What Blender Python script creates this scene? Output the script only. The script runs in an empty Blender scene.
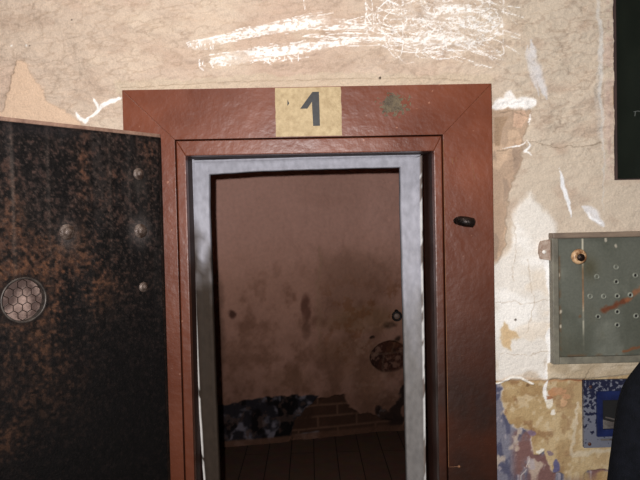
import bpy, bmesh, math, random
import numpy as np
from mathutils import Vector, Matrix

random.seed(5)
rng = np.random.default_rng(7)
C = bpy.context.scene.collection
D2R = math.pi / 180
CAM = np.array([0.0, -1.9, 1.6])
FPX = 620.0

# ------------------------------------------------------------------ camera
yaw, pit, rol = 1.0 * D2R, 1.5 * D2R, 1.25 * D2R
F = np.array([math.sin(yaw) * math.cos(pit), math.cos(yaw) * math.cos(pit), -math.sin(pit)])
R0 = np.array([math.cos(yaw), -math.sin(yaw), 0.0])
U0 = np.cross(R0, F)
RT = R0 * math.cos(rol) - U0 * math.sin(rol)
UP = U0 * math.cos(rol) + R0 * math.sin(rol)
cd = bpy.data.cameras.new('camera')
cam = bpy.data.objects.new('camera', cd)
C.objects.link(cam)
cd.sensor_width = 36.0
cd.lens = 36.0 * FPX / 640.0
cd.clip_start = 0.02
M = Matrix(((RT[0], UP[0], -F[0], CAM[0]), (RT[1], UP[1], -F[1], CAM[1]), (RT[2], UP[2], -F[2], CAM[2]), (0, 0, 0, 1)))
cam.matrix_world = M
bpy.context.scene.camera = cam


def ray(px, py):
    return F + (px - 320) / FPX * RT - (py - 240) / FPX * UP


def at(px, py, y=0.0):
    """world point seen at px,py on the vertical plane y (measured sizes of the real things)"""
    v = ray(px, py)
    return CAM + v * ((y - CAM[1]) / v[1])


def w2(px, py, y=0.0):
    p = at(px, py, y)
    return (float(p[0]), float(p[2]))


# ------------------------------------------------------------------ noise
def _h(ix, iy, seed):
    n = (ix.astype(np.int64) * 374761393 + iy.astype(np.int64) * 668265263 + seed * 974634777) & 0xffffffff
    n = ((n ^ (n >> 13)) * 1274126177) & 0xffffffff
    n = (n ^ (n >> 16)) & 0xffffff
    return n / float(0xffffff)


def vn(x, y, seed=0):
    x = np.asarray(x, float); y = np.asarray(y, float)
    xi = np.floor(x); yi = np.floor(y)
    fx = x - xi; fy = y - yi
    fx = fx * fx * (3 - 2 * fx); fy = fy * fy * (3 - 2 * fy)
    a = _h(xi, yi, seed); b = _h(xi + 1, yi, seed); c = _h(xi, yi + 1, seed); d = _h(xi + 1, yi + 1, seed)
    return (a * (1 - fx) + b * fx) * (1 - fy) + (c * (1 - fx) + d * fx) * fy


def fbm(x, y, seed=0, octv=4, gain=0.5):
    s = 0; a = 1; t = 0
    for k in range(octv):
        s = s + a * vn(x * 2 ** k + 17.3 * k, y * 2 ** k + 5.1 * k, seed + k * 13)
        t += a; a *= gain
    return s / t


def ss(a, b, x):
    t = np.clip((x - a) / (b - a), 0, 1)
    return t * t * (3 - 2 * t)


def poly_sd(X, Y, pts):
    """signed distance, positive inside"""
    d = np.full(X.shape, 1e9); inside = np.zeros(X.shape, bool)
    n = len(pts)
    for i in range(n):
        x0, y0 = pts[i]; x1, y1 = pts[(i + 1) % n]
        dx, dy = x1 - x0, y1 - y0
        t = np.clip(((X - x0) * dx + (Y - y0) * dy) / (dx * dx + dy * dy + 1e-12), 0, 1)
        d = np.minimum(d, np.hypot(X - x0 - t * dx, Y - y0 - t * dy))
        c = ((y0 > Y) != (y1 > Y))
        xin = x0 + (Y - y0) * dx / (dy if abs(dy) > 1e-9 else 1e-9)
        inside ^= (c & (X < xin))
    return np.where(inside, d, -d)


def line_d(X, Y, pts):
    d = np.full(X.shape, 1e9)
    for (x0, y0), (x1, y1) in zip(pts[:-1], pts[1:]):
        dx, dy = x1 - x0, y1 - y0
        t = np.clip(((X - x0) * dx + (Y - y0) * dy) / (dx * dx + dy * dy + 1e-12), 0, 1)
        d = np.minimum(d, np.hypot(X - x0 - t * dx, Y - y0 - t * dy))
    return d


def mix(col, new, m):
    new = np.array(new, float)
    if new.ndim == 1:
        new = new[None, None, :]
    return col * (1 - m[..., None]) + new * m[..., None]


def lin(c):
    c = np.clip(np.asarray(c, float) / 255.0, 0, 1)
    return np.where(c <= 0.04045, c / 12.92, ((c + 0.055) / 1.055) ** 2.4)


# ------------------------------------------------------------------ materials
def base_mat(name, rough=0.7, metal=0.0, spec=0.5):
    m = bpy.data.materials.new(name); m.use_nodes = True
    nt = m.node_tree; b = nt.nodes['Principled BSDF']
    b.inputs['Roughness'].default_value = rough
    b.inputs['Metallic'].default_value = metal
    b.inputs['Specular IOR Level'].default_value = spec
    return m, nt, b


def mat(name, c0, c1=None, scale=8.0, rough=0.6, metal=0.0, spec=0.5, bump=0.0, bscale=None, stretch=(1, 1, 1), lo=0.35, hi=0.65, rough2=None):
    m, nt, b = base_mat(name, rough, metal, spec)
    N = nt.nodes; L = nt.links
    tc = N.new('ShaderNodeTexCoord'); mp = N.new('ShaderNodeMapping')
    mp.inputs['Scale'].default_value = stretch
    L.new(tc.outputs['Object'], mp.inputs['Vector'])
    c1 = c1 or c0
    nz = N.new('ShaderNodeTexNoise'); nz.inputs['Scale'].default_value = scale; nz.inputs['Detail'].default_value = 8; nz.inputs['Roughness'].default_value = 0.65
    L.new(mp.outputs['Vector'], nz.inputs['Vector'])
    r = N.new('ShaderNodeValToRGB')
    r.color_ramp.elements[0].position = lo; r.color_ramp.elements[1].position = hi
    r.color_ramp.elements[0].color = (*lin(c0), 1); r.color_ramp.elements[1].color = (*lin(c1), 1)
    L.new(nz.outputs['Fac'], r.inputs['Fac']); L.new(r.outputs['Color'], b.inputs['Base Color'])
    if rough2 is not None:
        mr = N.new('ShaderNodeMapRange'); mr.inputs['From Min'].default_value = lo; mr.inputs['From Max'].default_value = hi
        mr.inputs['To Min'].default_value = rough; mr.inputs['To Max'].default_value = rough2
        L.new(nz.outputs['Fac'], mr.inputs['Value']); L.new(mr.outputs['Result'], b.inputs['Roughness'])
    if bump:
        n2 = N.new('ShaderNodeTexNoise'); n2.inputs['Scale'].default_value = bscale or scale * 4; n2.inputs['Detail'].default_value = 6
        L.new(mp.outputs['Vector'], n2.inputs['Vector'])
        bp = N.new('ShaderNodeBump'); bp.inputs['Strength'].default_value = bump; bp.inputs['Distance'].default_value = 0.004
        L.new(n2.outputs['Fac'], bp.inputs['Height']); L.new(bp.outputs['Normal'], b.inputs['Normal'])
    return m


def paint_mat(name, rough=0.8, metal=0.0, spec=0.4, nscale=220.0, amt=0.25, bump=0.3, bscale=180.0, stretch=(1, 1, 1), dist=0.003):
    """surface colour varies over the thing itself (stains, chips, layers) through the 'Col' attribute, with fine noise on top"""
    m, nt, b = base_mat(name, rough, metal, spec)
    N = nt.nodes; L = nt.links
    a = N.new('ShaderNodeAttribute'); a.attribute_name = 'Col'
    tc = N.new('ShaderNodeTexCoord'); mp = N.new('ShaderNodeMapping'); mp.inputs['Scale'].default_value = stretch
    L.new(tc.outputs['Object'], mp.inputs['Vector'])
    nz = N.new('ShaderNodeTexNoise'); nz.inputs['Scale'].default_value = nscale; nz.inputs['Detail'].default_value = 5
    L.new(mp.outputs['Vector'], nz.inputs['Vector'])
    mr = N.new('ShaderNodeMapRange'); mr.inputs['From Min'].default_value = 0.3; mr.inputs['From Max'].default_value = 0.7
    mr.inputs['To Min'].default_value = 1 - amt; mr.inputs['To Max'].default_value = 1 + amt * 0.6
    L.new(nz.outputs['Fac'], mr.inputs['Value'])
    mx = N.new('ShaderNodeVectorMath'); mx.operation = 'SCALE'
    L.new(a.outputs['Color'], mx.inputs[0]); L.new(mr.outputs['Result'], mx.inputs['Scale'])
    L.new(mx.outputs['Vector'], b.inputs['Base Color'])
    if bump:
        n2 = N.new('ShaderNodeTexNoise'); n2.inputs['Scale'].default_value = bscale; n2.inputs['Detail'].default_value = 6
        L.new(mp.outputs['Vector'], n2.inputs['Vector'])
        bp = N.new('ShaderNodeBump'); bp.inputs['Strength'].default_value = bump; bp.inputs['Distance'].default_value = dist
        L.new(n2.outputs['Fac'], bp.inputs['Height']); L.new(bp.outputs['Normal'], b.inputs['Normal'])
    return m


# ------------------------------------------------------------------ object helpers
def link(name, me, m=None, parent=None, loc=None):
    o = bpy.data.objects.new(name, me); C.objects.link(o)
    if m is not None and me is not None:
        me.materials.append(m)
    if parent is not None:
        o.parent = parent
        o.location = -Vector(parent.location) if loc is None else loc
    elif loc is not None:
        o.location = loc
    return o


def obj(name, bm, m=None, parent=None, smooth=False, loc=None):
    me = bpy.data.meshes.new(name); bmesh.ops.recalc_face_normals(bm, faces=bm.faces); bm.to_mesh(me); bm.free()
    if smooth:
        for p in me.polygons: p.use_smooth = True
    return link(name, me, m, parent, loc)


def tag(o, label=None, cat=None, group=None, kind=None):
    if label: o['label'] = label
    if cat: o['category'] = cat
    if group: o['group'] = group
    if kind: o['kind'] = kind
    return o


def thing(name, label, cat, loc=(0, 0, 0), group=None, kind=None):
    o = bpy.data.objects.new(name, None); C.objects.link(o); o.location = loc
    o.empty_display_size = 0.05
    return tag(o, label, cat, group, kind)


def bx(bm, x0, x1, y0, y1, z0, z1, bev=0.0, seg=2):
    r = bmesh.ops.create_cube(bm, size=1.0)
    vs = r['verts']
    for v in vs:
        v.co = Vector(((x0 + x1) / 2 + v.co.x * (x1 - x0), (y0 + y1) / 2 + v.co.y * (y1 - y0), (z0 + z1) / 2 + v.co.z * (z1 - z0)))
    if bev:
        es = list({e for v in vs for e in v.link_edges})
        bmesh.ops.bevel(bm, geom=es, offset=bev, segments=seg, affect='EDGES', profile=0.6)


def prism(bm, pts, y0, y1, bev=0.0, seg=2):
    """polygon in x,z extruded from y0 (front) to y1 (back)"""
    f = [bm.verts.new((x, y0, z)) for x, z in pts]; b = [bm.verts.new((x, y1, z)) for x, z in pts]
    n = len(pts)
    fs = [bm.faces.new(f), bm.faces.new(list(reversed(b)))]
    for i in range(n):
        fs.append(bm.faces.new((f[i], b[i], b[(i + 1) % n], f[(i + 1) % n])))
    bmesh.ops.recalc_face_normals(bm, faces=fs)
    if bev:
        es = [e for e in {e for v in f for e in v.link_edges} if (e.verts[0] in f and e.verts[1] in f)]
        bmesh.ops.bevel(bm, geom=es, offset=bev, segments=seg, affect='EDGES', profile=0.6)


def tube(bm, pts, r, n=8, cap=True):
    pts = [Vector(p) for p in pts]
    rings = []
    for i, p in enumerate(pts):
        t = (pts[min(i + 1, len(pts) - 1)] - pts[max(i - 1, 0)]).normalized()
        a = t.cross(Vector((0, 0, 1)))
        if a.length < 1e-3: a = t.cross(Vector((1, 0, 0)))
        a.normalize(); b = t.cross(a)
        rr = r[i] if isinstance(r, (list, tuple)) else r
        rings.append([bm.verts.new(p + (a * math.cos(2 * math.pi * k / n) + b * math.sin(2 * math.pi * k / n)) * rr) for k in range(n)])
    for q in range(len(rings) - 1):
        for k in range(n):
            bm.faces.new((rings[q][k], rings[q][(k + 1) % n], rings[q + 1][(k + 1) % n], rings[q + 1][k]))
    if cap:
        bm.faces.new(rings[0]); bm.faces.new(list(reversed(rings[-1])))


def lathe(bm, prof, mtx, n=20):
    """profile of (radius, height) turned around local z, placed by mtx"""
    rings = []
    for r, h in prof:
        if r < 1e-6:
            rings.append([bm.verts.new(mtx @ Vector((0, 0, h)))])
        else:
            rings.append([bm.verts.new(mtx @ Vector((r * math.cos(2 * math.pi * k / n), r * math.sin(2 * math.pi * k / n), h))) for k in range(n)])
    for a, b in zip(rings[:-1], rings[1:]):
        for k in range(n):
            k2 = (k + 1) % n
            if len(a) == 1 and len(b) == 1: continue
            if len(a) == 1: bm.faces.new((a[0], b[k], b[k2]))
            elif len(b) == 1: bm.faces.new((a[k], a[k2], b[0]))
            else: bm.faces.new((a[k], a[k2], b[k2], b[k]))


FRONT = Matrix.Rotation(math.pi / 2, 4, 'X')     # local z -> world -y


def grid_mesh(name, us, vs, pos, col, hole=None, extra=None):
    """pos: (len(us),len(vs),3) world coordinates, col: sRGB 0..255 same shape"""
    nu, nv = len(us), len(vs)
    co = pos.reshape(-1, 3)
    idx = np.arange(nu * nv).reshape(nu, nv)
    q = np.stack([idx[:-1, :-1], idx[1:, :-1], idx[1:, 1:], idx[:-1, 1:]], -1).reshape(-1, 4)
    if hole is not None:
        q = q[~hole.reshape(-1)]
    cl = np.concatenate([lin(col.reshape(-1, 3)), np.ones((nu * nv, 1))], 1)
    if extra:
        ev, ef, ec = extra
        base = len(co)
        co = np.concatenate([co, np.array(ev)])
        q = np.concatenate([q, np.array(ef) + base])
        cl = np.concatenate([cl, np.tile(np.append(lin(ec), 1.0), (len(ev), 1))])
    me = bpy.data.meshes.new(name)
    me.vertices.add(len(co)); me.vertices.foreach_set('co', co.astype(np.float32).ravel())
    me.loops.add(len(q) * 4); me.loops.foreach_set('vertex_index', q.astype(np.int32).ravel())
    me.polygons.add(len(q))
    me.polygons.foreach_set('loop_start', np.arange(0, len(q) * 4, 4, dtype=np.int32))
    me.polygons.foreach_set('loop_total', np.full(len(q), 4, dtype=np.int32))
    me.polygons.foreach_set('use_smooth', np.ones(len(q), bool))
    me.update(calc_edges=True)
    at_ = me.color_attributes.new('Col', 'FLOAT_COLOR', 'POINT')
    at_.data.foreach_set('color', cl.astype(np.float32).ravel())
    return me


def quadbox(vs, fs, x0, x1, y0, y1, z0, z1, skip=''):
    b = len(vs)
    vs += [(x0, y0, z0), (x1, y0, z0), (x1, y1, z0), (x0, y1, z0), (x0, y0, z1), (x1, y0, z1), (x1, y1, z1), (x0, y1, z1)]
    F_ = {'b': (0, 3, 2, 1), 't': (4, 5, 6, 7), 'f': (0, 1, 5, 4), 'k': (2, 3, 7, 6), 'l': (0, 4, 7, 3), 'r': (1, 2, 6, 5)}
    for k, f in F_.items():
        if k not in skip: fs.append(tuple(b + i for i in f))


# ================================================================== front wall
WX0, WX1, WH, WT = -2.2, 2.4, 2.9, 0.42
OX, OZ = 0.47, 1.93                       # masonry opening behind the casing
wl, wb = w2(613.5, 100)[0], w2(626, 180)[1]
wr, wt = wl + 0.62, wb + 0.86             # window


def breaks(lo, fa, fb, hi, fine, coarse, snaps):
    a = np.arange(lo, fa, coarse); b = np.arange(fa, fb, fine); c = np.arange(fb, hi + coarse * 0.5, coarse)
    s = np.concatenate([a, b, c]); s[-1] = hi
    for v in snaps:
        s[np.argmin(abs(s - v))] = v
    return np.unique(s)


xs = breaks(WX0, -1.04, 1.08, WX1, 0.0026, 0.04, [-OX, OX, wl, wr])
zs = breaks(0.0, 0.80, 2.38, WH, 0.0026, 0.04, [OZ, wb, wt])
X, Z = np.meshgrid(xs, zs, indexing='ij')
PW = lambda L_: [w2(a, b) for a, b in L_]
wx = X + (fbm(X * 40, Z * 40, 91, 3) - .5) * 0.022 + (fbm(X * 9, Z * 9, 93, 2) - .5) * 0.02
wz = Z + (fbm(X * 40, Z * 40, 92, 3) - .5) * 0.022 + (fbm(X * 9, Z * 9, 94, 2) - .5) * 0.02
n1 = fbm(X * 3.2, Z * 4.5, 1, 4); n2 = fbm(X * 14, Z * 22, 2, 4); n3 = fbm(X * 70, Z * 90, 3, 3)
col = np.zeros(X.shape + (3,)) + np.array((200., 180, 162))
col = mix(col, (194, 168, 150), ss(.42, .68, n1) * 0.7 * (1 - ss(.35, .75, X)))
col = mix(col, (203, 189, 171), ss(.35, .7, X) * .8)
col = mix(col, (176, 152, 134), ss(.48, .8, n2) * 0.5)
col = mix(col, (214, 196, 176), ss(.55, .75, fbm(X * 8, Z * 10, 5, 4)) * .5)
ridge = 1 - abs(2 * fbm(X * 13 + Z * 4, Z * 34 - X * 6, 8, 4) - 1)
upper = ss(1.86, 1.96, Z + .25 * (X > .9) * 0)
rough_zone = np.maximum(upper, ss(.5, .62, X) * ss(1.72, 1.85, Z))
col = mix(col, (164, 142, 124), ss(.90, .995, ridge) * .42 * rough_zone)
col = mix(col, (150, 128, 110), ss(.72, .86, n3) * .30 * rough_zone)
disp = (fbm(X * 13 + Z * 4, Z * 30 - X * 5, 8, 5, .6) - .5) * 0.024 * (0.35 + .65 * rough_zone) + (n1 - .5) * .01

# smooth paler patch at upper left
sd = poly_sd(wx, wz, PW([(-30, 160), (-8, 118), (4, 112), (19, 60), (27, 66), (38, 84), (47, 101), (60, 108), (82, 122), (90, 160)]))
m = ss(-.001, .002, sd)
col = mix(col, (216, 186, 160), m * .9); disp = disp * (1 - m) + (disp * .25 - .004) * m
col = mix(col, (165, 140, 120), np.exp(-(sd / .003) ** 2) * .35)
# smoother plaster over the casing
sd = poly_sd(wx, wz, PW([(118, 82), (300, 74), (492, 74), (492, 90), (118, 95)]))
col = mix(col, (196, 180, 158), ss(-.004, .004, sd) * .6)
col = mix(col, (140, 120, 100), ss(.0022, .0, line_d(wx * .3 + X * .7, wz * .3 + Z * .7, PW([(122, 88), (200, 83), (300, 80), (420, 78), (470, 80)]))) * .5)
# brown broken strip right of the casing
sd = poly_sd(wx, wz, PW([(488, 104), (520, 104), (532, 112), (531, 122), (524, 140), (520, 160), (512, 190), (506, 225), (503, 255), (494, 268), (488, 268)]))
m = ss(-.001, .002, sd)
col = mix(col, (178, 152, 130), m * .9); disp += .005 * m
col = mix(col, (206, 178, 152), m * ss(.5, .6, fbm(X * 22, Z * 15, 31, 2)) * .8)
col = mix(col, (150, 130, 115), m * ss(.62, .7, fbm(X * 28, Z * 13, 33, 3)) * .6)
col = mix(col, (140, 122, 105), ss(.004, .0, abs(sd)) * .6)
m = ss(-.001, .001, poly_sd(X, Z, PW([(514, 112), (525, 110), (528, 118), (522, 128), (514, 126)])))
col = mix(col, (204, 172, 148), m)
m = ss(-.001, .001, poly_sd(X, Z, PW([(495, 117), (509, 116), (503, 128), (500, 146), (495, 146)])))
col = mix(col, (160, 134, 110), m * .8)
# white plaster zone lower down
sd = poly_sd(wx, wz, PW([(490, 262), (505, 255), (514, 215), (530, 190), (545, 210), (556, 228), (556, 362), (547, 362), (547, 382), (538, 383), (535, 373), (490, 382)]))
mw = ss(-.008, .016, sd + (n2 - .5) * .03)
col = mix(col, (230, 224, 216), mw * .92)
col = mix(col, (244, 240, 235), mw * ss(.5, .62, fbm(X * 5, Z * 9, 41, 4)) * .8)
col = mix(col, (223, 200, 172), mw * ss(.6, .72, fbm(X * 9, Z * 12, 44, 3)) * .3 * ss(.75, .8, Z - .3))
disp = disp * (1 - .6 * mw) - .002 * mw
sd = line_d(wx, wz, PW([(548, 262), (551, 290), (553, 330), (551, 365), (547, 379)]))
col = mix(col, (246, 243, 240), ss(.016, .008, sd))
# tan patch in the white
sd = poly_sd(wx, wz, PW([(499, 331), (504, 322), (509, 330), (516, 332), (519, 336), (510, 339), (510, 350), (504, 346), (500, 344)]))
col = mix(col, (206, 178, 140), ss(-.002, .0015, sd)); col = mix(col, (214, 196, 168), np.exp(-(sd / .004) ** 2) * .4)
col = mix(col, (60, 48, 40), ss(.005, .0025, np.hypot(X - w2(515.5, 333)[0], Z - w2(0, 333)[1] - .002)) * .8)

# lower coloured dado : tan, blue, purple
low = ss(-.0015, .0015, poly_sd(wx, Z + (wz - Z) * .4, PW([(480, 381), (583, 380), (590, 366), (900, 352), (900, 900), (480, 1100)])))
zn = at(530, 380)[2]
tan_ = np.zeros_like(col) + np.array((178., 152, 112))
tan_ = mix(tan_, (192, 168, 130), ss(.45, .65, fbm(X * 11, Z * 11, 51, 4)))
tan_ = mix(tan_, (158, 128, 90), ss(.5, .7, fbm(X * 19, Z * 14, 52, 4)) * .8)
tan_ = mix(tan_, (206, 188, 158), ss(.58, .7, fbm(X * 45, Z * 45, 55, 3)) * .6)
tan_ = mix(tan_, (140, 106, 74), ss(.62, .75, fbm(X * 30, Z * 30, 56, 4)) * .7)
tan_ = mix(tan_, (196, 176, 140), ss(.7, .85, X) * .4)
blue_sd = poly_sd(wx, wz, PW([(480, 385), (500, 384), (502, 400), (506, 410), (512, 425), (526, 428), (531, 436), (533, 455), (545, 452), (552, 470), (570, 476), (600, 470), (700, 474), (900, 470), (900, 1200), (480, 1200)]))
bl = np.zeros_like(col) + np.array((122., 120, 132))
bl = mix(bl, (84, 84, 104), ss(.5, .64, fbm(X * 40, Z * 18, 61, 4)))
bl = mix(bl, (122, 90, 86), ss(.42, .56, fbm(X * 18 + 3, Z * 12, 62, 4)) * ss(w2(508, 440)[0], w2(520, 440)[0], X))
bl = mix(bl, (196, 178, 160), ss(.62, .7, fbm(X * 22, Z * 18, 63, 4)) * .8)
bl = mix(bl, (175, 165, 170), ss(.66, .76, fbm(X * 50, Z * 40, 64, 3)) * .7)
bl = mix(bl, (180, 150, 100), ss(.56, .64, fbm(X * 9 + 9, Z * 9, 68, 3)) * ss(w2(530, 440)[0], w2(550, 440)[0], X) * .8)
lowc = mix(tan_, bl, ss(-.001, .002, blue_sd))
lowc = mix(lowc, (225, 214, 200), np.exp(-((blue_sd - .001) / .0022) ** 2) * ss(.45, .6, n2) * .5)
for cx_, cy_, rx_, ry_, cc in [(557, 466, 4, 6, (88, 88, 128)), (551, 453, 3, 2.5, (130, 112, 120)), (532, 434, 4, 3, (120, 100, 120)), (540, 451, 5, 2.2, (232, 226, 214)),
                               (548, 400, 3, 9, (228, 220, 205)), (552, 412, 2.5, 2.5, (232, 226, 216)), (553, 393, 4, 3, (186, 136, 98)), (560, 391, 7, 3, (184, 140, 106)), (566, 396, 5, 2.5, (184, 140, 106)), (562, 402, 3, 4, (200, 160, 124)), (549, 397, 3, 2, (160, 108, 76)), (545, 388, 3, 2, (110, 82, 60)), (528, 387, 2, 2, (120, 92, 62))]:
    a_, b_ = w2(cx_, cy_)
    dd = np.hypot((wx - a_) / (rx_ * .00306), (wz - b_) / (ry_ * .00306))
    lowc = mix(lowc, cc, ss(1.15, .85, dd) * .9)
d1 = line_d(wx, wz, PW([(528, 458), (527, 470), (524, 484)]))
lowc = mix(lowc, (215, 205, 195), ss(.002, .0005, d1) * .8)
d1 = line_d(wx, wz, PW([(574, 420), (575, 440), (574, 452), (590, 454), (612, 450), (650, 448)]))
lowc = mix(lowc, (204, 190, 166), ss(.009, .002, d1) * .75)
d1 = line_d(wx, wz, PW([(577, 400), (577, 425)]))
lowc = mix(lowc, (222, 210, 190), ss(.006, .002, d1) * .6)
col = col * (1 - low[..., None]) + lowc * low[..., None]
disp = disp * (1 - low) + low * ((fbm(X * 9, Z * 9, 71, 4) - .5) * .004 + .003 - .003 * ss(-.001, .002, blue_sd) * -1)
# crumbly rust-brown seam above the tan
d1 = line_d(X + (wx - X) * .5, Z + (wz - Z) * .5, PW([(480, 383), (510, 380), (545, 381), (583, 379)]))
col = mix(col, (190, 150, 112), ss(.010, .003, d1) * (.3 + .7 * ss(w2(540, 380)[0], w2(552, 380)[0], X)) * ss(.25, .5, n3 + .1))
col = mix(col, (150, 92, 58), ss(.006, .002, d1) * ss(.5, .62, n2) * .9 * ss(w2(535, 380)[0], w2(552, 380)[0], X))
d1 = line_d(X + (wx - X) * .4, Z + (wz - Z) * .6, PW([(495, 384), (503, 381), (511, 378), (520, 378), (528, 382), (533, 385)]))
col = mix(col, (242, 236, 226), ss(.005, .0025, d1))
disp -= .003 * ss(.006, .002, d1)
# beige ledge under the gauge cabinet
sd = poly_sd(X + (wx - X) * .3, Z + (wz - Z) * .3, PW([(547, 364), (552, 362), (760, 353), (760, 366), (640, 373), (587, 379), (547, 380)]))
col = mix(col, (200, 184, 160), ss(-.001, .002, sd)); col = mix(col, (160, 140, 112), ss(-.001, .002, sd) * ss(.5, .7, n2) * .5)
disp -= .006 * ss(0, .006, sd)

# bluish-white smears, drips, white plaster blob
def smear(pts, wpx, c, soft=.35, a=.9, nz=.55):
    global col, disp
    L_ = PW(pts); tot = len(L_) - 1
    for i in range(tot):
        (x0, y0), (x1, y1) = L_[i], L_[i + 1]
        steps = max(2, int(math.hypot(x1 - x0, y1 - y0) / .004))
        for k in range(steps):
            t = k / steps; g = (i + t) / tot
            cx_, cy_ = x0 + (x1 - x0) * t, y0 + (y1 - y0) * t
            r = wpx * .72 * .00306 * math.sin(math.pi * min(1, max(.03, g))) ** .7
            pts_acc.append((cx_, cy_, r))
    mm = np.zeros(X.shape)
    i0, i1 = np.searchsorted(xs, [min(p[0] for p in pts_acc) - .06, max(p[0] for p in pts_acc) + .06])
    j0, j1 = np.searchsorted(zs, [min(p[1] for p in pts_acc) - .06, max(p[1] for p in pts_acc) + .06])
    sx, sz = (X + (wx - X) * .55)[i0:i1, j0:j1], (Z + (wz - Z) * .55)[i0:i1, j0:j1]
    loc = np.zeros(sx.shape)
    for cx_, cy_, r in pts_acc:
        loc = np.maximum(loc, ss(r, r * soft, np.hypot(sx - cx_, sz - cy_)))
    mm[i0:i1, j0:j1] = loc
    pts_acc.clear()
    mm = mm * (1 - nz + nz * ss(.3, .6, n2 * .5 + n3 * .5))
    col = mix(col, c, mm * a)


pts_acc = []
smear([(531, 40), (533, 60), (541, 82), (548, 100)], 10, (216, 212, 212), .3, .9, .3)
smear([(527, 46), (530, 70), (540, 98)], 6, (216, 212, 212), .3, .7, .3)
smear([(558, 168), (563, 184), (568, 202), (572, 220)], 4.5, (240, 240, 242), .5, 1, .1)
smear([(584, 207), (594, 213), (605, 226)], 9, (224, 222, 224), .4, .9, .3)
smear([(586, 212), (604, 224)], 3, (246, 246, 248), .4, .9, .2)
smear([(599, -20), (600, 60), (601, 120)], 4.5, (214, 210, 206), .4, .75, .5)
smear([(600, -60), (602, 100), (605, 228)], 2.6, (210, 206, 200), .4, .6, .5)
smear([(597, 70), (602, 150)], 7, (205, 198, 190), .4, .4, .5)
for L_, w_ in [([(493, 107), (500, 104), (507, 106)], 9), ([(503, 104), (509, 96), (513, 106)], 8), ([(506, 105), (518, 104), (527, 98)], 10), ([(517, 105), (527, 103), (536, 103)], 11),
               ([(528, 140), (529, 146), (524, 152), (532, 157)], 2.6), ([(499, 150), (520, 146), (527, 142)], 1.6), ([(531, 112), (530, 126)], 1.6),
               ([(76, 112), (80, 117), (86, 121), (92, 117)], 4), ([(86, 120), (98, 113), (103, 106), (112, 101), (124, 97)], 4.2), ([(94, 99), (97, 104), (100, 110)], 3),
               ([(110, 103), (122, 99)], 3), ([(548, 380), (545, 388), (547, 402)], 4)]:
    smear(L_, w_, (246, 243, 240), .5, 1, .1)
for L_ in [[(530, 142), (560, 146), (600, 143)], [(497, 152), (512, 150)], [(500, 112), (520, 113), (532, 118)]]:
    d1 = line_d(wx, wz, PW(L_)); col = mix(col, (130, 112, 95), ss(.0025, .0005, d1) * .6)
for L_ in [[(497, 302), (520, 303), (552, 301)], [(508, 200), (516, 240), (514, 280)], [(498, 352), (520, 356), (548, 350)], [(530, 262), (533, 300), (528, 330)]]:
    d1 = line_d(wx, wz, PW(L_)); col = mix(col, (176, 158, 138), ss(.0022, .0004, d1) * .5)
# rough orange/pale chips by the window edge
col = mix(col, (214, 190, 178), ss(.022, .0, abs(X - (wl - .018))) * ss(.45, .6, n2) * (Z > wb) * .5)
col = mix(col, (176, 152, 140), ss(.014, .0, abs(X - (wl - .012))) * ss(.5, .6, n3) * (Z > wb) * .6)

# chalk-white scraped scribbles over the door
chalk = np.zeros(X.shape)


def dl(x0, y0, x1, y1, w, a=1.0):
    i0, i1 = np.searchsorted(xs, [min(x0, x1) - .01, max(x0, x1) + .01]); j0, j1 = np.searchsorted(zs, [min(y0, y1) - .01, max(y0, y1) + .01])
    if i1 <= i0 or j1 <= j0: return
    sx, sz = X[i0:i1, j0:j1], Z[i0:i1, j0:j1]
    d = line_d(sx, sz, [(x0, y0), (x1, y1)])
    chalk[i0:i1, j0:j1] = np.maximum(chalk[i0:i1, j0:j1], a * ss(w * 1.25, w * .45, d))


def dcurve(px_pts, w, a=1.0):
    """smooth curve through pixel-measured points on the plaster"""
    P = [np.array(w2(*p)) for p in px_pts]
    P = [2 * P[0] - P[1]] + P + [2 * P[-1] - P[-2]]
    prev = None
    for i in range(1, len(P) - 2):
        for k in range(9):
            t = k / 8
            q = .5 * (2 * P[i] + (P[i + 1] - P[i - 1]) * t + (2 * P[i - 1] - 5 * P[i] + 4 * P[i + 1] - P[i + 2]) * t * t + (3 * P[i] - P[i - 1] - 3 * P[i + 1] + P[i + 2]) * t ** 3)
            if prev is not None: dl(prev[0], prev[1], q[0], q[1], w, a)
            prev = q


def band(x0, y0, x1, y1, h0, h1, n, lmin, lmax, w):
    for _ in range(n):
        t = random.random(); s = (random.gauss(0, .42))
        s = max(-1.1, min(1.1, s))
        cx_ = x0 + (x1 - x0) * t; cy_ = y0 + (y1 - y0) * t + s * (h0 + (h1 - h0) * t)
        l = random.uniform(lmin, lmax) * (1 - .4 * abs(s)); sl = (y1 - y0) / (x1 - x0) + random.gauss(0, .05)
        dcurve([(cx_ - l / 2, cy_ - l / 2 * sl), (cx_, cy_ + random.gauss(0, .5)), (cx_ + l / 2, cy_ + l / 2 * sl)], random.uniform(.35, 1) * w, random.uniform(.6, 1))


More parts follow.
